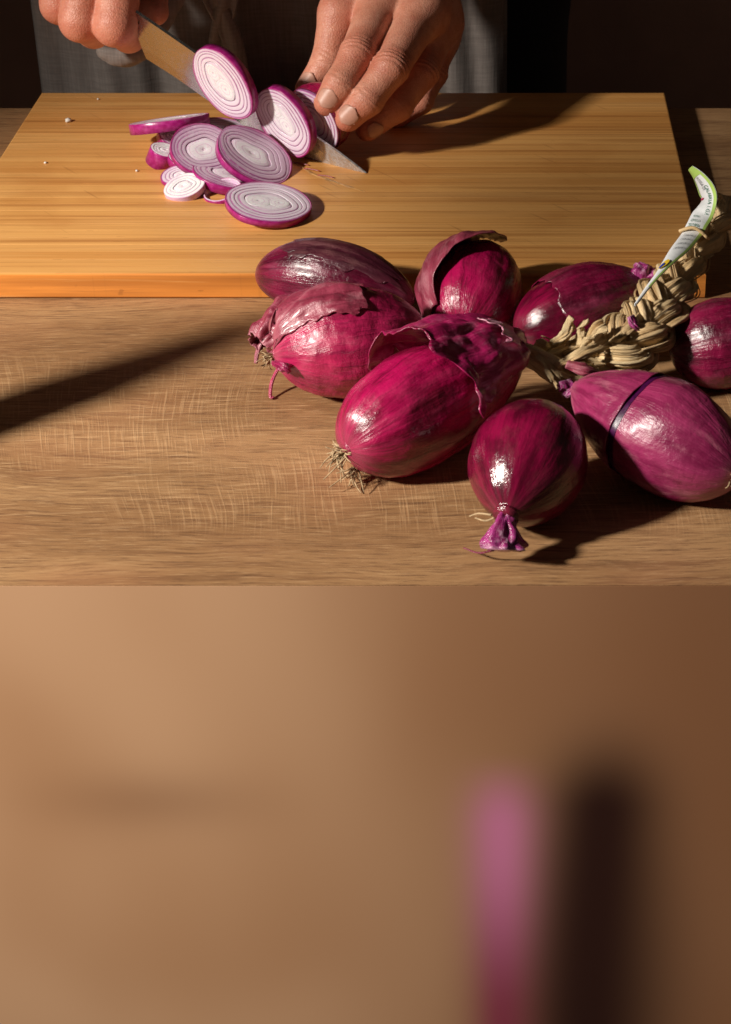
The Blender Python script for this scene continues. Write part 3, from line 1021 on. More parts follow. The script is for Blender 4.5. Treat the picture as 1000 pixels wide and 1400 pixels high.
# ---- onion behind the braid
A_, B_ = PZ(706, 458, 0.020), PZ(892, 392, 0.030)
on = thing('onion', 'shaded onion behind the straw braid with a bright curled tip', 'onion', (PZ(795, 440, 0.0).x, PZ(795, 440, 0.0).y, 0), GRP)
pr = prof_long(0.85, 0.56, 0.14, 0.05)
bulb('bulb', A_, B_, 0.0215, pr, M_ON_D, on, seed=6, lump=0.04, ridge=0.006, wrinkle=0.006)
peel(A_, B_, 0.0215, pr, M_ON_A, on, (-1.3, 1.6), (0.26, 0.93), grow=0.0010, edge=0.35, crump=0.001, seed=81, lump=0.04)
crumple(on, [PZ(876, 392, 0.034), PZ(880, 378, 0.038), PZ(884, 366, 0.041)], [0.0055, 0.0078, 0.0055], M_TIP, 7, amp=0.4, flat=0.9)
settle(on)

# ---- pink onion at the right with a dark bare band
A_, B_ = PZ(1014, 652, 0.020), PZ(786, 530, 0.029)
on = thing('onion', 'pink skinned onion at the right with a dark band around it', 'onion', (PZ(905, 610, 0.0).x, PZ(905, 610, 0.0).y, 0), GRP)
pr = prof_long(0.82, 0.68, 0.12, 0.10)
bulb('bulb', A_, B_, 0.0243, pr, M_ON_E, on, seed=7, lump=0.065, ridge=0.005, wrinkle=0.012)
V, F, OC = bulb_geo(A_, B_, 0.0243, pr, nl=6, nc=80, seed=7, lump=0.065, ridge=0.005, wrinkle=0.012, a_rng=(-3.1, 3.1), t_rng=(0.552, 0.584), grow=0.00025, edge=0.0)
mesh_obj('bare_band', V, F, M_BAND, on, vattrs={'oc': OC})
peel(A_, B_, 0.0243, pr, M_ON_E, on, (-3.1, 3.1), (0.585, 0.99), grow=0.0008, edge=0.03, crump=0.0016, seed=7, lump=0.065, ridge=0.005, wrinkle=0.012, n=(50, 100))
roots(on, PZ(1002, 652, 0.022), (0.6, -0.7, 0.4), 24, 0.007, 12)
settle(on)

# ---- onion cut by the right frame edge
A_, B_ = PZ(916, 482, 0.017), PZ(1090, 452, 0.026)
on = thing('onion', 'deep red onion right of the braid, cut by the right picture edge', 'onion', (PZ(985, 480, 0.0).x, PZ(985, 480, 0.0).y, 0), GRP)
pr = prof_long(0.80, 0.58, 0.12, 0.08)
bulb('bulb', A_, B_, 0.0212, pr, M_ON_A, on, seed=8, lump=0.04, ridge=0.007, wrinkle=0.010)
settle(on)

# ------------------------------------------------------------------ straw braid
braid = thing('straw_braid', 'braided rope of dry straw tying the onions together', 'braid', (PZ(870, 470, 0).x, PZ(870, 470, 0).y, 0))
bp = [PY(735, 485, 0.735), PY(785, 500, 0.735), PY(838, 482, 0.733), PY(880, 448, 0.744), PY(912, 402, 0.772), PY(945, 352, 0.808), PY(985, 302, 0.838), PY(1030, 262, 0.870)]
NB = 120
main = catmull(bp, NB)
T, A, Bn = frames(main, (0.0, -0.55, 0.83))
wid = np.interp(np.linspace(0, 1, NB), [0, 0.15, 0.3, 0.5, 0.7, 1], [0.0065, 0.0092, 0.0112, 0.0106, 0.0078, 0.0068])
NT_ = 3.7
for s in range(3):
    ph = 2 * math.pi * s / 3
    u = np.linspace(0, 1, NB)
    th = 2 * math.pi * NT_ * u + ph
    core = main + A * (np.sin(th) * wid * 0.72)[:, None] + Bn * (np.sin(2 * th) * wid * 0.40)[:, None]
    Tc, Ac, Bc = frames(core, (0.0, -0.55, 0.83))
    fr_ = random.Random(s + 3)
    jit = np.array([1 + 0.16 * mnoise.noise(Vector((i * 0.13, s * 7.1, 2.0))) for i in range(NB)])
    V, F, L = tube_geo(core, wid * 0.60 * jit, 36, 0.72, twist=9.0 + s, ridges=0.0)
    V = np.array(V).reshape(NB, 36, 3)
    for i in range(NB):
        for j in range(36):
            a = 2 * math.pi * j / 36
            k = 0.09 * math.sin(a * 7 + s + 0.8 * math.sin(i * 0.11)) + 0.14 * mnoise.noise(Vector((math.cos(a) * 3, math.sin(a) * 3, i * 0.05 + s * 9)))
            V[i, j] = core[i] + (V[i, j] - core[i]) * (1 + k)
    OC = [(math.cos(2 * math.pi * j / 36), math.sin(2 * math.pi * j / 36), i / NB * 6) for i in range(NB) for j in range(36)]
    mesh_obj('strand', V.reshape(-1, 3), F, M_RAFFIA, braid, attrs={'ln': L}, vattrs={'oc': OC})
    for f in range(34):
        fr_ = random.Random(s * 20 + f)
        ang = 2 * math.pi * f / 34 + u * 8.0 + fr_.uniform(-0.4, 0.4)
        rad = wid * fr_.uniform(0.56, 0.72)
        jit = np.array([mnoise.noise(Vector((i * 0.09, s * 7.1, f * 3.3))) for i in range(NB)])
        path = core + Ac * (np.cos(ang) * rad * (1 + 0.25 * jit))[:, None] + Bc * (np.sin(ang) * rad * 0.75 * (1 + 0.25 * jit))[:, None]
        a_ = fr_.randint(0, 55)
        b_ = a_ + fr_.randint(30, 64)
        path = path[a_:b_]
        V, F, L = tube_geo(path, wid[a_:b_] * fr_.uniform(0.05, 0.17) * np.linspace(1, 0.5, len(path)), 8, 0.45, twist=fr_.uniform(-1, 3), ridges=0.15, seed=f)
        OC = [(math.cos(2 * math.pi * (i % 8) / 8) + f, math.sin(2 * math.pi * (i % 8) / 8), l * 4) for i, l in enumerate(L)]
        mesh_obj('strand', V, F, M_RAFFIA, braid, attrs={'ln': L}, vattrs={'oc': OC})


def stub(pts, r, n=1, taper=1.0):
    for k in range(n):
        off = Vector((random.uniform(-1, 1), random.uniform(-1, 1), random.uniform(-1, 1))) * r * 0.9 * (n > 1)
        P = [Vector(p) + off * (1 + 0.3 * i) for i, p in enumerate(pts)]
        strand(braid, P, r * random.uniform(0.6, 1.0), M_RAFFIA, 'straw_end', n=20, seg=14, flat=random.uniform(0.35, 0.6), twist=random.uniform(-3, 3), ridges=0.30, taper=taper, seed=k)


# cut straw ends and ties round the neck of the bunch
stub([PY(745, 478, 0.742), PY(765, 462, 0.735), PY(778, 440, 0.735)], 0.0022, 4, 1.1)
stub([PY(770, 490, 0.730), PY(798, 478, 0.728), PY(812, 455, 0.725), PY(822, 452, 0.725)], 0.0024, 4, 1.0)
stub([PY(798, 470, 0.735), PY(800, 445, 0.735), PY(812, 434, 0.735)], 0.0022, 2, 0.8)
stub([PY(762, 507, 0.715), PY(800, 492, 0.715), PY(845, 474, 0.735)], 0.0028, 2, 0.9)
stub([PY(680, 466, 0.750), PY(705, 474, 0.740), PY(735, 486, 0.730), PY(765, 505, 0.722)], 0.0026, 8, 0.9)
stub([PY(684, 462, 0.755), PY(694, 474, 0.748)], 0.0016, 6, 0.8)
stub([PY(755, 500, 0.722), PY(785, 515, 0.715), PY(812, 518, 0.715)], 0.0022, 5, 0.7)
stub([PY(700, 470, 0.765), PY(735, 463, 0.76), PY(775, 468, 0.755)], 0.0016, 2, 0.8)
stub([PY(795, 505, 0.72), PY(815, 480, 0.735), PY(850, 452, 0.73), PY(872, 428, 0.745)], 0.0020, 4, 0.8)
stub([PY(740, 488, 0.725), PY(752, 505, 0.718), PY(762, 525, 0.712)], 0.0022, 5, 0.6)
crumple(braid, [PY(772, 522, 0.705), PY(778, 534, 0.702), PY(772, 542, 0.700)], [0.004, 0.004, 0.002], M_TIP, 14, 'skin_shred')
crumple(braid, [PY(775, 498, 0.712), PY(800, 506, 0.71), PY(822, 512, 0.712)], [0.003, 0.0045, 0.002], M_PEEL_DULL, 15, 'skin_shred')
crumple(braid, [PY(862, 432, 0.735), PY(868, 445, 0.733), PY(870, 456, 0.733)], [0.002, 0.003, 0.001], M_TIP, 16, 'skin_shred')
stub([PY(900, 375, 0.775), PY(905, 398, 0.765), PY(898, 415, 0.758)], 0.0020, 3, 0.6)
stub([PY(955, 322, 0.822), PY(962, 335, 0.818), PY(962, 352, 0.815)], 0.0020, 2, 0.6)
stub([PY(938, 352, 0.81), PY(944, 366, 0.806), PY(942, 378, 0.803)], 0.0020, 2, 0.6)
stub([PY(980, 300, 0.842), PY(992, 284, 0.842), PY(985, 270, 0.845), PY(978, 282, 0.84)], 0.0013, 3, 0.8)
settle(braid)

# ------------------------------------------------------------------ paper tag
tagt = thing('paper_tag', 'curled white and green paper tag tied to the straw braid', 'tag', PY(940, 330, 0.815))
pairs = [((944, 234), (948, 226.5)), ((949, 243), (958, 233)), ((953, 253), (969, 243)), ((957, 265), (977, 254)), ((960, 274), (981, 268)), ((954, 283), (979, 285)),
         ((947, 291), (974, 299)), ((940, 305), (967, 310)), ((932, 320), (959, 323)), ((916, 342), (943, 342)), ((899, 371), (916, 365)), ((883, 395), (893, 389)), ((869, 419), (872, 416))]
yl = [0.868, 0.862, 0.856, 0.848, 0.838, 0.828, 0.824, 0.817, 0.810, 0.788, 0.766, 0.752, 0.738]
yr = [0.862, 0.852, 0.842, 0.832, 0.826, 0.822, 0.820, 0.815, 0.809, 0.790, 0.768, 0.753, 0.739]
NR = 90
Lp = catmull([PY(a[0], a[1], y) for (a, b), y in zip(pairs, yl)], NR)
Rp = catmull([PY(b[0], b[1], y) for (a, b), y in zip(pairs, yr)], NR)
Lp, Rp = np.array(Lp), np.array(Rp)


def rib(s, w, lift=0.0):
    s = min(max(s, 0), 1) * (NR - 1)
    i = min(int(s), NR - 2)
    f = s - i
    l = Lp[i] * (1 - f) + Lp[i + 1] * f
    r = Rp[i] * (1 - f) + Rp[i + 1] * f
    p = l + (r - l) * w
    tg = (Lp[i + 1] + Rp[i + 1]) - (Lp[i] + Rp[i])
    nn = np.cross(r - l, tg)
    nn /= np.linalg.norm(nn) + 1e-12
    if np.dot(nn, np.array(CP) - p) < 0:
        nn = -nn
    # gentle cupping across the strip
    return p + nn * (lift + 0.0012 * (1 - (2 * w - 1) ** 2))


def rib_patch(name, w0, w1, s0, s1, mat, lift, nw=6, ns=80, thick=0.0):
    V, F = [], []
    for i in range(ns + 1):
        for j in range(nw + 1):
            V.append(rib(s0 + (s1 - s0) * i / ns, w0 + (w1 - w0) * j / nw, lift))
    for i in range(ns):
        for j in range(nw):
            F.append((i * (nw + 1) + j, i * (nw + 1) + j + 1, (i + 1) * (nw + 1) + j + 1, (i + 1) * (nw + 1) + j))
    o = mesh_obj(name, V, F, mat, tagt)
    if thick:
        m = o.modifiers.new('thickness', 'SOLIDIFY')
        m.thickness = thick
        m.offset = 0
    return o


rib_patch('paper', 0, 1, 0, 1, M_PAPER, 0.0, thick=0.0003)
rib_patch('green_border', 0.86, 1.0, 0.0, 0.93, M_GREEN, 0.0004)
rib_patch('green_border', 0.0, 0.86, 0.0, 0.11, M_GREEN, 0.0004)
rib_patch('green_border', 0.0, 0.10, 0.11, 0.30, M_GREEN, 0.0004)


def lettering(text, s0, w0, size_w, size_s, mat, vertical=False):
    """print text so that it runs down the strip"""
    cu = bpy.data.curves.new('lettering', 'FONT')
    cu.body = text
    cu.resolution_u = 2
    ob = bpy.data.objects.new('lettering', cu)
    COL.objects.link(ob)
    dg = bpy.context.evaluated_depsgraph_get()
    me = bpy.data.meshes.new_from_object(ob.evaluated_get(dg))
    bpy.data.objects.remove(ob)
    bm = bmesh.new()
    bm.from_mesh(me)
    bmesh.ops.triangulate(bm, faces=bm.faces[:])
    bmesh.ops.subdivide_edges(bm, edges=[e for e in bm.edges if e.calc_length() > 0.25], cuts=1)
    for v in bm.verts:
        if vertical:
            v.co = Vector(rib(s0 + v.co.x * size_s, w0 + v.co.y * size_w, 0.0006))
        else:
            v.co = Vector(rib(s0 - v.co.y * size_s, w0 + v.co.x * size_w, 0.0006))
    bm_obj('lettering', bm, mat, tagt)


lettering('CALABRIA I.G.P.', 0.22, 0.60, 0.24, 0.040, M_INK_G, True)
lettering('ROSSA DI', 0.12, 0.45, 0.26, 0.032, M_INK_K, True)
lettering('TROPEA', 0.615, 0.08, 0.155, 0.034, M_INK_G)
lettering('CIPOLLA', 0.575, 0.10, 0.115, 0.026, M_INK_G)
lettering('ROSSA', 0.540, 0.14, 0.10, 0.024, M_INK_G)
for k in range(4):
    lettering('prodotto in italia', 0.690 + 0.022 * k, 0.22, 0.068, 0.016, M_INK_K)
rib_patch('red_mark', 0.02, 0.26, 0.325, 0.350, M_INK_R, 0.0006, ns=6)
V = [rib(0.825, 0.45, 0.0007)] + [rib(0.825 + 0.020 * math.cos(k * math.pi / 8), 0.45 + 0.30 * math.sin(k * math.pi / 8), 0.0007) for k in range(16)]
mesh_obj('emblem', V, [(0, k + 1, (k + 1) % 16 + 1) for k in range(16)], M_INK_Y, tagt)
V = [rib(0.832, 0.40, 0.0009)] + [rib(0.832 + 0.012 * math.cos(k * math.pi / 8), 0.40 + 0.18 * math.sin(k * math.pi / 8), 0.0009) for k in range(16)]
mesh_obj('emblem', V, [(0, k + 1, (k + 1) % 16 + 1) for k in range(16)], M_INK_B, tagt)
settle(tagt)
# straw tie round tag and braid
lp = [rib(0.655, -0.10, 0.0014), rib(0.650, 0.25, 0.0018), rib(0.648, 0.6, 0.0018), rib(0.655, 1.05, 0.0010)]
lp = [Vector(p) for p in lp] + [PY(968, 326, 0.812), PY(975, 332, 0.83), PY(960, 332, 0.85), PY(938, 326, 0.84), Vector(lp[0])]
V, F, L = tube_geo(catmull(lp, 50), 0.0011, 7, 0.8)
tie = mesh_obj('straw_tie', V, F, M_RAFFIA, None, attrs={'ln': L})
tie['label'] = 'thin straw tie wound round the tag and the braid'
tie['category'] = 'tie'

# ------------------------------------------------------------------ knife
knife = thing('kitchen_knife', 'steel kitchen knife slicing the onion with its tip on the board', 'knife', PZ(500, 235, BT))
Tp = PZ(501, 236, BT + 0.0004)
Hs = PY(176, 8, 1.020)                       # top of the heel
He = PY(200, 80, 1.034)                      # bottom of the heel
El = PY(285, 131, 1.022)
Em = PY(425, 222, 0.990)
Sp = PY(440, 190, 0.988)
pl_n = (Hs - Tp).cross(He - Tp).normalized()
if pl_n.y > 0:
    pl_n = -pl_n


def onp(p):                                   # keep outline points in the blade's plane
    d = ray_to = (p - CP)
    k = (Tp - CP).dot(pl_n) / d.dot(pl_n)
    return CP + d * k


spine = [onp(PY(*q)) for q in ((176, 8, 1.04), (230, 45, 1.03), (300, 94, 1.02), (372, 145, 1.0), (440, 191, 0.99), (475, 216, 0.98))] + [Tp]
edge_ = [onp(PY(*q)) for q in ((200, 80, 1.04), (242, 107, 1.03), (300, 148, 1.02), (362, 191, 1.0), (425, 226, 0.99), (468, 235, 0.98))] + [Tp]
n = 40
sp, ed = catmull(spine, n), catmull(edge_, n)
V, F = [], []
nn = np.array(pl_n)
for i in range(n):
    th = 0.0010 * (1 - 0.6 * i / n)
    V += [sp[i] + nn * th, sp[i] * 0.25 + ed[i] * 0.75 + nn * th * 0.7, ed[i], sp[i] * 0.25 + ed[i] * 0.75 - nn * th * 0.7, sp[i] - nn * th]
for i in range(n - 1):
    for j in range(5):
        k = (j + 1) % 5
        F.append((i * 5 + j, i * 5 + k, (i + 1) * 5 + k, (i + 1) * 5 + j))
F.append((0, 1, 2, 3, 4))
mesh_obj('blade', V, F, M_STEEL, knife, smooth=False)
hd = (spine[0] - spine[2]).normalized()
h0 = spine[0] * 0.62 + edge_[0] * 0.38
V, F, L = tube_geo(catmull([h0 + hd * -0.002, h0 + hd * 0.03, h0 + hd * 0.07, h0 + hd * 0.115], 24), np.interp(np.linspace(0, 1, 24), [0, .08, .5, .9, 1], [.009, .010, .0125, .012, .008]), 14, 0.65)
mesh_obj('handle', V, F, M_HANDLE, knife)
settle(knife)


# ------------------------------------------------------------------ signed distance modelling for the body
def surface_nets(f, org, h):
    s = f < 0
    nx, ny, nz = f.shape
    cnt = np.zeros((nx - 1, ny - 1, nz - 1), np.int8)
    for dx in (0, 1):
        for dy in (0, 1):
            for dz in (0, 1):
                cnt += s[dx:nx - 1 + dx, dy:ny - 1 + dy, dz:nz - 1 + dz]
    act = (cnt > 0) & (cnt < 8)
    ii = np.argwhere(act)
    idx = -np.ones(act.shape, np.int64)
    idx[act] = np.arange(len(ii))
    acc = np.zeros((len(ii), 3))
    num = np.zeros(len(ii))
    cor = [(a, b, c) for a in (0, 1) for b in (0, 1) for c in (0, 1)]
    for a in cor:
        for ax in range(3):
            if a[ax] == 0:
                b = list(a)
                b[ax] = 1
                fa = f[ii[:, 0] + a[0], ii[:, 1] + a[1], ii[:, 2] + a[2]]
                fb = f[ii[:, 0] + b[0], ii[:, 1] + b[1], ii[:, 2] + b[2]]
                m = (fa < 0) != (fb < 0)
                t = np.where(m, fa / np.where(m, fa - fb, 1), 0)
                p = np.tile(np.array(a, float), (len(ii), 1))
                p[:, ax] += t
                acc += p * m[:, None]
                num += m
    V = (ii + acc / num[:, None]) * h + np.array(org)
    Q = []
    for ax in range(3):
        o1, o2 = [(1, 2), (2, 0), (0, 1)][ax]
        sl_a = [slice(None)] * 3
        sl_b = [slice(None)] * 3
        sl_a[ax] = slice(0, -1)
        sl_b[ax] = slice(1, None)
        ch = s[tuple(sl_a)] != s[tuple(sl_b)]
        e = np.argwhere(ch)
        e = e[(e[:, o1] > 0) & (e[:, o2] > 0) & (e[:, o1] < f.shape[o1] - 1) & (e[:, o2] < f.shape[o2] - 1)]
        ins = s[e[:, 0], e[:, 1], e[:, 2]]

        def cell(d1, d2):
            c = e.copy()
            c[:, o1] += d1
            c[:, o2] += d2
            return idx[c[:, 0], c[:, 1], c[:, 2]]
        q = np.stack([cell(-1, -1), cell(0, -1), cell(0, 0), cell(-1, 0)], 1)
        q[~ins] = q[~ins][:, ::-1]
        Q.append(q)
    return V, np.concatenate(Q)


def smin(a, b, k):
    h = np.clip(0.5 + 0.5 * (b - a) / k, 0, 1)
    return b * (1 - h) + a * h - k * h * (1 - h)


class Field:
    def __init__(self, lo, hi, h):
        self.h = h
        self.lo = np.array(lo)
        n = np.ceil((np.array(hi) - self.lo) / h).astype(int)
        self.X, self.Y, self.Z = np.meshgrid(*[self.lo[i] + np.arange(n[i]) * h for i in range(3)], indexing='ij')
        self.X, self.Y, self.Z = [q.astype(np.float32) for q in (self.X, self.Y, self.Z)]

    def cap(self, a, b, ra, rb, flat=None):
        a, b = np.array(a, np.float32), np.array(b, np.float32)
        d = b - a
        L = float(d @ d) + 1e-12
        t = np.clip(((self.X - a[0]) * d[0] + (self.Y - a[1]) * d[1] + (self.Z - a[2]) * d[2]) / L, 0, 1)
        dx, dy, dz = self.X - a[0] - d[0] * t, self.Y - a[1] - d[1] * t, self.Z - a[2] - d[2] * t
        if flat is not None:                  # (axis, factor): thin along an axis
            ax, k = flat
            ax = np.array(ax, np.float32)
            ax /= np.linalg.norm(ax)
            s = (dx * ax[0] + dy * ax[1] + dz * ax[2]) * (k - 1)
            dx, dy, dz = dx + ax[0] * s, dy + ax[1] * s, dz + ax[2] * s
        return np.sqrt(dx * dx + dy * dy + dz * dz) - (ra + (rb - ra) * t)


class Hand:
    def __init__(self):
        self.fing = []
        self.palm = []

    def build(self, h=0.0010, kf=0.0035, kp=0.010, web=None):
        pts = [np.array(p) for f in self.fing for p in f['j']] + [np.array(p) for a in self.palm for p in a[:2]]
        pts = np.array(pts)
        r = 0.026
        F = Field(pts.min(0) - r, pts.max(0) + r, h)
        tot = None
        for f in self.fing:
            d = None
            J, R = f['j'], f['r']
            for k in range(len(J) - 1):
                c = F.cap(J[k], J[k + 1], R[k], R[k + 1])
                d = c if d is None else smin(d, c, kf)
            for k in f.get('knob', []):
                j, dr, offv = k
                c = F.cap(Vector(J[j]) + Vector(offv), Vector(J[j]) + Vector(offv) * 0.9, R[j] + dr, R[j] + dr)
                d = smin(d, c, 0.006)
            tot = d if tot is None else smin(tot, d, f.get('k', 0.0012))
        pm = None
        for a in self.palm:
            c = F.cap(*a)
            pm = c if pm is None else smin(pm, c, 0.014)
        if pm is not None:
            tot = smin(tot, pm, kp)
        V, Q = surface_nets(tot, F.lo, h)
        return V, Q, F, tot


def vnormals(V, Q):
    n = np.cross(V[Q[:, 2]] - V[Q[:, 0]], V[Q[:, 3]] - V[Q[:, 1]])
    N = np.zeros_like(V)
    for k in range(4):
        np.add.at(N, Q[:, k], n)
    return N / (np.linalg.norm(N, axis=1)[:, None] + 1e-12)


def relax(V, Q, it=2, lam=0.5):
    for _ in range(it):
        acc = np.zeros_like(V)
        num = np.zeros(len(V))
        for k in range(4):
            a, b = Q[:, k], Q[:, (k + 1) % 4]
            np.add.at(acc, a, V[b])
            np.add.at(num, a, 1)
            np.add.at(acc, b, V[a])
            np.add.at(num, b, 1)
        V = V * (1 - lam) + acc / num[:, None] * lam
    return V


def crease(V, N, j, axis, dors, R, lines, w=0.0009, d=0.0007):
    j, axis, dors = np.array(j), np.array(axis), np.array(dors)
    axis = axis / np.linalg.norm(axis)
    rel = V - j
    s = rel @ axis
    per = rel - s[:, None] * axis
    pd = np.linalg.norm(per, axis=1)
    near = (np.abs(s) < R * 1.4) & (pd < R * 1.5)
    m = np.clip((per @ dors) / (pd + 1e-9) + 0.25, 0, 1) * near
    disp = np.zeros(len(V))
    side = np.cross(axis, dors)
    lat = per @ side
    for l, amp in lines:
        ss = s - l - 10.0 * (lat ** 2) * np.sign(l if l else 1) * 2
        disp -= amp * d * np.exp(-(ss / w) ** 2)
    disp += 0.0004 * np.exp(-(s / (R * 0.5)) ** 2)
    return V + N * (disp * m)[:, None]


def nail(parent, base, tip, dors, R, wid, ln, name='fingernail'):
    base, tip, dors = Vector(base), Vector(tip), Vector(dors)
    ax = (tip - base).normalized()
    dors = (dors - ax * dors.dot(ax)).normalized()
    sd = ax.cross(dors)
    V, F = [], []
    n, m = 14, 12
    for i in range(n + 1):
        for j in range(m + 1):
            s = i / n
            w = 2 * j / m - 1
            hw = wid * max(0.05, 1 - abs(2 * s - 1) ** 3.2) ** 0.4
            x = ln * (s - 0.70) - (0.0010 * w * w if s > 0.6 else 0)
            x -= 0.0012 * (1 - w * w) * (1 if s < 0.3 else 0) * (0.3 - s) / 0.3
            cap = R * math.sqrt(max(0.15, 1 - (max(0.0, x) / (R * 1.12)) ** 2)) + max(0.0, -x) * 0.10 + 0.0002
            an = w * hw / R
            dr = cap * (1.0 + 0.035 * (1 - w * w))
            V.append(tip + ax * x + dors * (math.cos(an) * dr) + sd * (math.sin(an) * dr))
    for i in range(n):
        for j in range(m):
            F.append((i * (m + 1) + j, i * (m + 1) + j + 1, (i + 1) * (m + 1) + j + 1, (i + 1) * (m + 1) + j))
    o = mesh_obj(name, V, F, M_NAIL, parent)
    md = o.modifiers.new('thickness', 'SOLIDIFY')
    md.thickness = 0.0006
    md.offset = -0.5
    return o


person = thing('person', 'person in a grey brown linen apron slicing an onion at the board', 'person', (-0.10, 1.30, -0.90))

# ---- the holding hand (right in the picture)
H1 = Hand()
LI = [PY(523, 4, 1.062), PY(489, 74, 1.004), PY(465, 116, 0.988), PY(448, 140, 0.985)]
LM = [PY(578, 14, 1.058), PY(535, 92, 0.996), PY(502, 136, 0.984), PY(476, 161, 0.982)]
LR = [PY(598, 30, 1.082), PY(578, 98, 1.034), PY(543, 146, 1.014), PY(503, 176, 1.006)]
LP = [PY(597, 45, 1.100), PY(592, 100, 1.072), PY(574, 138, 1.052), PY(545, 160, 1.046)]
LT = [PY(490, -60, 1.085), PY(464, 18, 1.055), PY(449, 84, 1.040), PY(420, 121, 1.032)]
r0 = 0.001
H1.fing = [
    dict(j=LT, r=(0.0150, 0.0125, 0.0098, 0.0072), k=0.003),
    dict(j=LI, r=(0.0138, 0.0102, 0.0091, 0.0080), k=0.0020),
    dict(j=LM, r=(0.0138, 0.0103, 0.0092, 0.0080), k=0.0014),
    dict(j=LR, r=(0.0125, 0.0098, 0.0086, 0.0074), k=0.0014),
    dict(j=LP, r=(0.0120, 0.0088, 0.0078, 0.0066), k=0.0014)]
WL = PY(570, -210, 1.150)
H1.palm = [(LI[0], WL, 0.0125, 0.022), (LM[0], WL, 0.0135, 0.022), (LR[0], WL, 0.0135, 0.022), (LP[0], WL, 0.0125, 0.022), (LT[0], WL, 0.015, 0.02)]
EL_ = WL + Vector((0.10, 0.12, 0.10))
H1.palm.append((WL, EL_, 0.022, 0.030))
V1, Q1, F1, t1 = H1.build(kp=0.016)
V1 = relax(V1, Q1, 2)
N1 = vnormals(V1, Q1)
red1 = np.zeros(len(V1))


def dorsal(J, k):
    a, b, c = np.array(J[k - 1]), np.array(J[k]), np.array(J[k + 1] if k + 1 < len(J) else J[k])
    d = 2 * b - a - c
    v = np.array(CP) - b
    v /= np.linalg.norm(v)
    d = d / (np.linalg.norm(d) + 1e-9) * 0.6 + v * 0.8
    return d / np.linalg.norm(d)


for J, rr_ in ((LI, 0.0103), (LM, 0.0104), (LR, 0.0098), (LP, 0.0088)):
    ax = np.array(J[2]) - np.array(J[0])
    V1 = crease(V1, N1, J[1], ax, dorsal(J, 1), rr_, ((-0.0040, 0.9), (-0.0014, 1.4), (0.0012, 1.3), (0.0040, 0.8)), d=0.0009)
    V1 = crease(V1, N1, J[2], np.array(J[3]) - np.array(J[1]), dorsal(J, 2), 0.009, ((-0.001, 0.7), (0.0012, 0.6)), d=0.0005)
V1 = crease(V1, N1, LT[2], np.array(LT[3]) - np.array(LT[1]), dorsal(LT, 2), 0.0098, ((-0.0028, 1.0), (-0.0004, 1.0), (0.0022, 0.9)))
for J in (LI, LM, LR, LP, LT):
    for k, amp, w in ((1, 0.75, 0.010), (3, 0.8, 0.009), (2, 0.35, 0.008)):
        red1 = np.maximum(red1, amp * np.exp(-(np.linalg.norm(V1 - np.array(J[k]), axis=1) / w) ** 2 * 0.5))

# ---- the knife hand (left in the picture): knuckles down, fingers curled under the handle
H2 = Hand()
RI = [PY(172, -75, 1.040), PY(157, 34, 1.018), PY(176, 48, 1.050), PY(196, 20, 1.070)]
RM = [PY(120, -80, 1.040), PY(110, 28, 1.022), PY(128, 42, 1.055), PY(150, 10, 1.080)]
RR = [PY(72, -90, 1.050), PY(82, 6, 1.040), PY(100, 22, 1.070), PY(118, -10, 1.09)]
RP = [PY(30, -105, 1.062), PY(58, -28, 1.060), PY(74, -14, 1.085), PY(92, -40, 1.10)]
RT_ = [PY(150, -150, 1.08), PY(205, -70, 1.092), PY(206, -5, 1.085), PY(212, 16, 1.075)]
H2.fing = [
    dict(j=RI, r=(0.0130, 0.0122, 0.0100, 0.0085), k=0.0012),
    dict(j=RM, r=(0.0130, 0.0120, 0.0100, 0.0085), k=0.0012),
    dict(j=RR, r=(0.0125, 0.0112, 0.0095, 0.0080), k=0.0012),
    dict(j=RP, r=(0.0115, 0.0098, 0.0085, 0.0072), k=0.0012),
    dict(j=RT_, r=(0.0140, 0.0120, 0.0098, 0.0085), k=0.002)]
WR = PY(60, -300, 1.11)
H2.palm = [(RI[0], WR, 0.013, 0.022), (RM[0], WR, 0.0135, 0.022), (RR[0], WR, 0.013, 0.022), (RP[0], WR, 0.012, 0.022), (RT_[0], WR, 0.016, 0.02)]
ER = WR + Vector((-0.10, 0.10, 0.09))
H2.palm.append((WR, ER, 0.022, 0.030))
V2, Q2, F2, t2 = H2.build()
V2 = relax(V2, Q2, 2)
N2 = vnormals(V2, Q2)
red2 = np.zeros(len(V2))
for J in (RI, RM, RR, RP, RT_):
    red2 = np.maximum(red2, 0.9 * np.exp(-(np.linalg.norm(V2 - np.array(J[1]), axis=1) / 0.012) ** 2 * 0.5))
    V2 = crease(V2, N2, Vector(J[1]) + Vector((0, 0, 0.012)), np.array(J[1]) - np.array(J[0]), (0, -1, 0), 0.012, ((-0.002, 0.7), (0.001, 0.8), (0.004, 0.6)), d=0.0005)

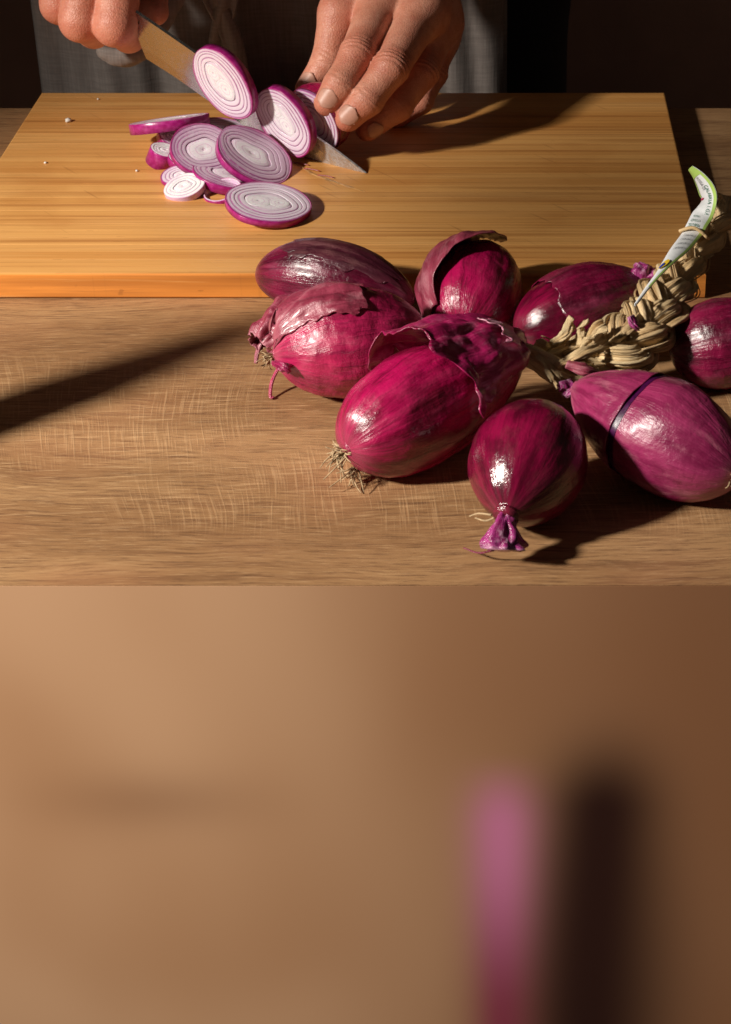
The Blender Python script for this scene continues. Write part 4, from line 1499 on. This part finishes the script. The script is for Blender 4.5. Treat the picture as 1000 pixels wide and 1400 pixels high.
# ---- trunk and upper arms, coarse, in one field
Ft = Field((-0.42, 1.06, -0.25), (0.30, 1.52, 0.66), 0.008)
tr = Ft.cap((-0.09, 1.33, -0.20), (-0.09, 1.33, 0.10), 0.135, 0.135, ((0, 1, 0), 1.35))
tr = smin(tr, Ft.cap((-0.09, 1.33, 0.10), (-0.09, 1.34, 0.42), 0.135, 0.150, ((0, 1, 0), 1.4)), 0.05)
for sx, elb in ((1, EL_), (-1, ER)):
    sh = Vector((-0.09 + sx * 0.17, 1.34, 0.50))
    tr = smin(tr, Ft.cap(sh, elb, 0.050, 0.034), 0.04)
Vt, Qt = surface_nets(tr, Ft.lo, 0.008)
Vt = relax(Vt, Qt, 2)
Vall = np.concatenate([V1, V2, Vt])
Qall = np.concatenate([Q1, Q2 + len(V1), Qt + len(V1) + len(V2)])
body = mesh_obj('body', Vall, Qall, M_SKIN, person, attrs={'red': np.concatenate([red1, red2, np.zeros(len(Vt))])})
# shirt: the trunk a little larger, with sleeves to the elbow
trs = tr - 0.006
Vs, Qs = surface_nets(trs, Ft.lo, 0.008)
mesh_obj('shirt', relax(Vs, Qs, 2), Qs, M_SHIRT, person)

for J, rr_ in ((LI, 0.0080), (LM, 0.0080)):
    nail(person, J[2], J[3], dorsal(J, 2) * 0.6 + np.array((-0.15, -0.4, 0.30)), rr_, 0.0062, 0.0105)
nail(person, LT[2], LT[3], np.array((0.25, -0.35, 0.9)), 0.0075, 0.0056, 0.011)
nail(person, LR[2], LR[3], np.array((-0.1, -0.6, -0.2)), 0.0074, 0.0052, 0.009)


# ---- apron
def apron_sheet(name, u0, u1, y0, nx=110, nz=70, z0=-0.35, z1=0.36, amp=0.006, seed=0, thick=0.0012):
    xl, xr = PY(u0, 80, y0).x, PY(u1, 80, y0).x
    so = Vector((seed, seed * 2.0, 0))
    V, F = [], []
    for i in range(nz + 1):
        z = z0 + (z1 - z0) * i / nz
        for j in range(nx + 1):
            s = j / nx
            x = xl + (xr - xl) * s
            y = y0 + 0.022 * (2 * s - 1) ** 4
            y += amp * mnoise.noise(so + Vector((s * 9, z * 2.0, 0))) + amp * 1.3 * mnoise.noise(so + Vector((s * 17 + z * 5, z * 2.4, 4))) - 0.010 * math.exp(-((s - 0.44 + 0.10 * z) / 0.022) ** 2)
            x += 0.002 * mnoise.noise(Vector((z * 12, seed, 0)))
            V.append((x, y, z))
    for i in range(nz):
        for j in range(nx):
            F.append((i * (nx + 1) + j, i * (nx + 1) + j + 1, (i + 1) * (nx + 1) + j + 1, (i + 1) * (nx + 1) + j))
    o = mesh_obj(name, V, F, M_APRON, person)
    m = o.modifiers.new('thickness', 'SOLIDIFY')
    m.thickness = thick
    m.offset = 1
    return o


apron_sheet('apron', 42, 692, 1.150, amp=0.006, seed=3)


def ribbon(name, pts, wid, amp=0.001, n=40, seed=0, side=(1, 0, 0)):
    path = catmull(pts, n)
    sd = np.array(side, float)
    V, F = [], []
    for i in range(n):
        for j in range(9):
            w = j / 8 - 0.5
            q = path[i] + sd * (wid * w)
            q[1] += amp * math.sin(w * 7 + i * 0.15 + seed) + 0.6 * amp * mnoise.noise(Vector((w * 3, i * 0.1, seed)))
            V.append(q)
    for i in range(n - 1):
        for j in range(8):
            F.append((i * 9 + j, i * 9 + j + 1, (i + 1) * 9 + j + 1, (i + 1) * 9 + j))
    o = mesh_obj(name, V, F, M_APRON, person)
    m = o.modifiers.new('thickness', 'SOLIDIFY')
    m.thickness = 0.0016
    m.offset = 0
    return o


ribbon('apron_tie', [PY(262, -120, 1.125), PY(285, -20, 1.122), PY(318, 60, 1.118), PY(332, 150, 1.115), PY(336, 260, 1.118)], 0.013, seed=1, amp=0.002)
ribbon('apron_tie', [PY(300, -120, 1.125), PY(312, -20, 1.120), PY(300, 60, 1.122), PY(300, 150, 1.120), PY(305, 260, 1.122)], 0.013, seed=4, amp=0.002)
# loop of the bow under the knife hand
lpth = [PY(142, 66, 1.090), PY(160, 74, 1.086), PY(182, 72, 1.086), PY(202, 52, 1.092), PY(230, 10, 1.105), PY(262, -50, 1.118)]
V, F, L = tube_geo(catmull(lpth, 40), np.interp(np.linspace(0, 1, 40), [0, .1, .4, .7, 1], [.0062, .0072, .0086, .0075, .006]), 20, 0.75, ridges=0.05)
F = F[:-2]
o = mesh_obj('apron_tie', V, F, M_APRON, person)
m = o.modifiers.new('thickness', 'SOLIDIFY')
m.thickness = 0.0014
sx = PY(163, 100, 1.149).x
V, F, L = tube_geo(catmull([Vector((sx, PY(163, 100, 1.1475).y, 0.30)), Vector((sx + 0.001, 1.1475, 0.1)), Vector((sx, 1.1475, -0.1))], 30), 0.0007, 6)
settle(person)

# ------------------------------------------------------------------ crumbs on the board and the hand
def crumb(p, r, label, seed, mat=M_CRUMB, name='onion_crumb'):
    bm = bmesh.new()
    bmesh.ops.create_icosphere(bm, subdivisions=2, radius=r)
    for v in bm.verts:
        v.co *= 1 + 0.45 * mnoise.noise(v.co * (1.4 / r) + Vector((seed, 0, 0)))
        v.co.z *= 0.7
    o = bm_obj(name, bm, mat, None, True)
    o.location = p
    return tag(o, label, 'crumb', 'onion crumbs')


crumb(PZ(93, 164, BT + 0.001), 0.0019, 'white onion crumb lying alone near the back left of the board', 1)
crumb(PZ(62, 222, BT + 0.0005), 0.0009, 'tiny white crumb near the left edge of the board', 2)
crumb(PZ(187, 233, BT + 0.0005), 0.0008, 'tiny crumb on the board left of the onion slices', 3)
crumb(PZ(134, 135, BT + 0.0005), 0.0007, 'speck of onion at the back of the board behind the crumb', 4)
crumb(PY(562, 152, 1.030), 0.0017, 'white onion crumb stuck to the holding hand', 5)
for k, (u, v, l) in enumerate(((412, 224, 'red shred of onion skin right beside the blade'), (427, 232, 'red shred of onion skin between two others on the board'), (446, 241, 'red shred of onion skin lying nearest the blade tip'))):
    p = PZ(u, v, BT + 0.0004)
    V, F, L = tube_geo(catmull([p + Vector((-0.005, 0.0022, 0)), p + Vector((0, 0.0004, 0.0003)), p + Vector((0.005, -0.002, 0))], 8), 0.0005, 5, 0.6)
    tag(mesh_obj('skin_shred', V, F, M_JUICE), l, 'shred', 'skin shreds on the board')

M_WET = plain('onion_juice', (0.50, 0.27, 0.10), 0.12, 0, 240, 0.3, Coat_Weight=0.3)


def wet(pts, wid, label, seed):
    path = catmull([PZ(u, v, BT + 0.00012) for u, v in pts], 40)
    V, F = [], []
    for i in range(40):
        t = i / 39
        tg = path[min(i + 1, 39)] - path[max(i - 1, 0)]
        sd = np.array((-tg[1], tg[0], 0.0))
        sd /= np.linalg.norm(sd) + 1e-9
        w = wid * (math.sin(math.pi * min(0.999, t * 0.94 + 0.03)) ** 0.7) * (0.75 + 0.6 * mnoise.noise(Vector((i * 0.21, seed, 0))))
        for j in range(5):
            k = j / 2 - 1
            q = path[i] + sd * (w * k + 0.0007 * mnoise.noise(Vector((i * 0.3, k, seed + 4))))
            V.append((q[0], q[1], BT + 0.0001 + 0.00025 * (1 - k * k)))
    for i in range(39):
        for j in range(4):
            F.append((i * 5 + j, i * 5 + j + 1, (i + 1) * 5 + j + 1, (i + 1) * 5 + j))
    tag(mesh_obj('juice_streak', V, F, M_WET), label, 'juice')


wet([(402, 222), (430, 238), (462, 250), (500, 262)], 0.0016, 'amber wet streak of onion juice on the board below the knife tip', 3)

# ------------------------------------------------------------------ mortar and pestle added out of view at the left to shade the table
def turned(name, base, axis, profile, mat, label, cat, seg=40):
    ax = Vector(axis).normalized()
    e1 = ax.orthogonal().normalized()
    e2 = ax.cross(e1)
    V, F = [], []
    for r, z in profile:
        for k in range(seg):
            a = 2 * math.pi * k / seg
            V.append(Vector(base) + ax * z + e1 * (r * math.cos(a)) + e2 * (r * math.sin(a)))
    for i in range(len(profile) - 1):
        for k in range(seg):
            l = (k + 1) % seg
            F.append((i * seg + k, i * seg + l, (i + 1) * seg + l, (i + 1) * seg + k))
    return tag(mesh_obj(name, V, F, mat), label, cat)


MB = Vector((-0.335, 0.645, 0.0005))
turned('added_crock', MB, (0, 0, 1), [(0.0, 0), (0.028, 0), (0.029, 0.003), (0.029, 0.026), (0.027, 0.028), (0.025, 0.026), (0.024, 0.006), (0.0, 0.005)], M_ADDED_STONE, 'low grey stone crock added out of view at the left of the table', 'crock')
p0, p1 = MB + Vector((0.0, -0.004, 0.0255)), Vector((-0.316, 0.700, 0.150))
Lp_ = (p1 - p0).length
turned('shade_pestle', p0, p1 - p0, [(0.0, 0), (0.008, 0.001), (0.015, 0.010), (0.0175, 0.03), (0.0165, Lp_ * 0.6), (0.011, Lp_ * 0.85), (0.006, Lp_), (0.0, Lp_ + 0.001)], M_ADDED_STONE, 'thick grey stone pestle leaning in the low crock, added out of view to shade the table', 'shade_pestle')
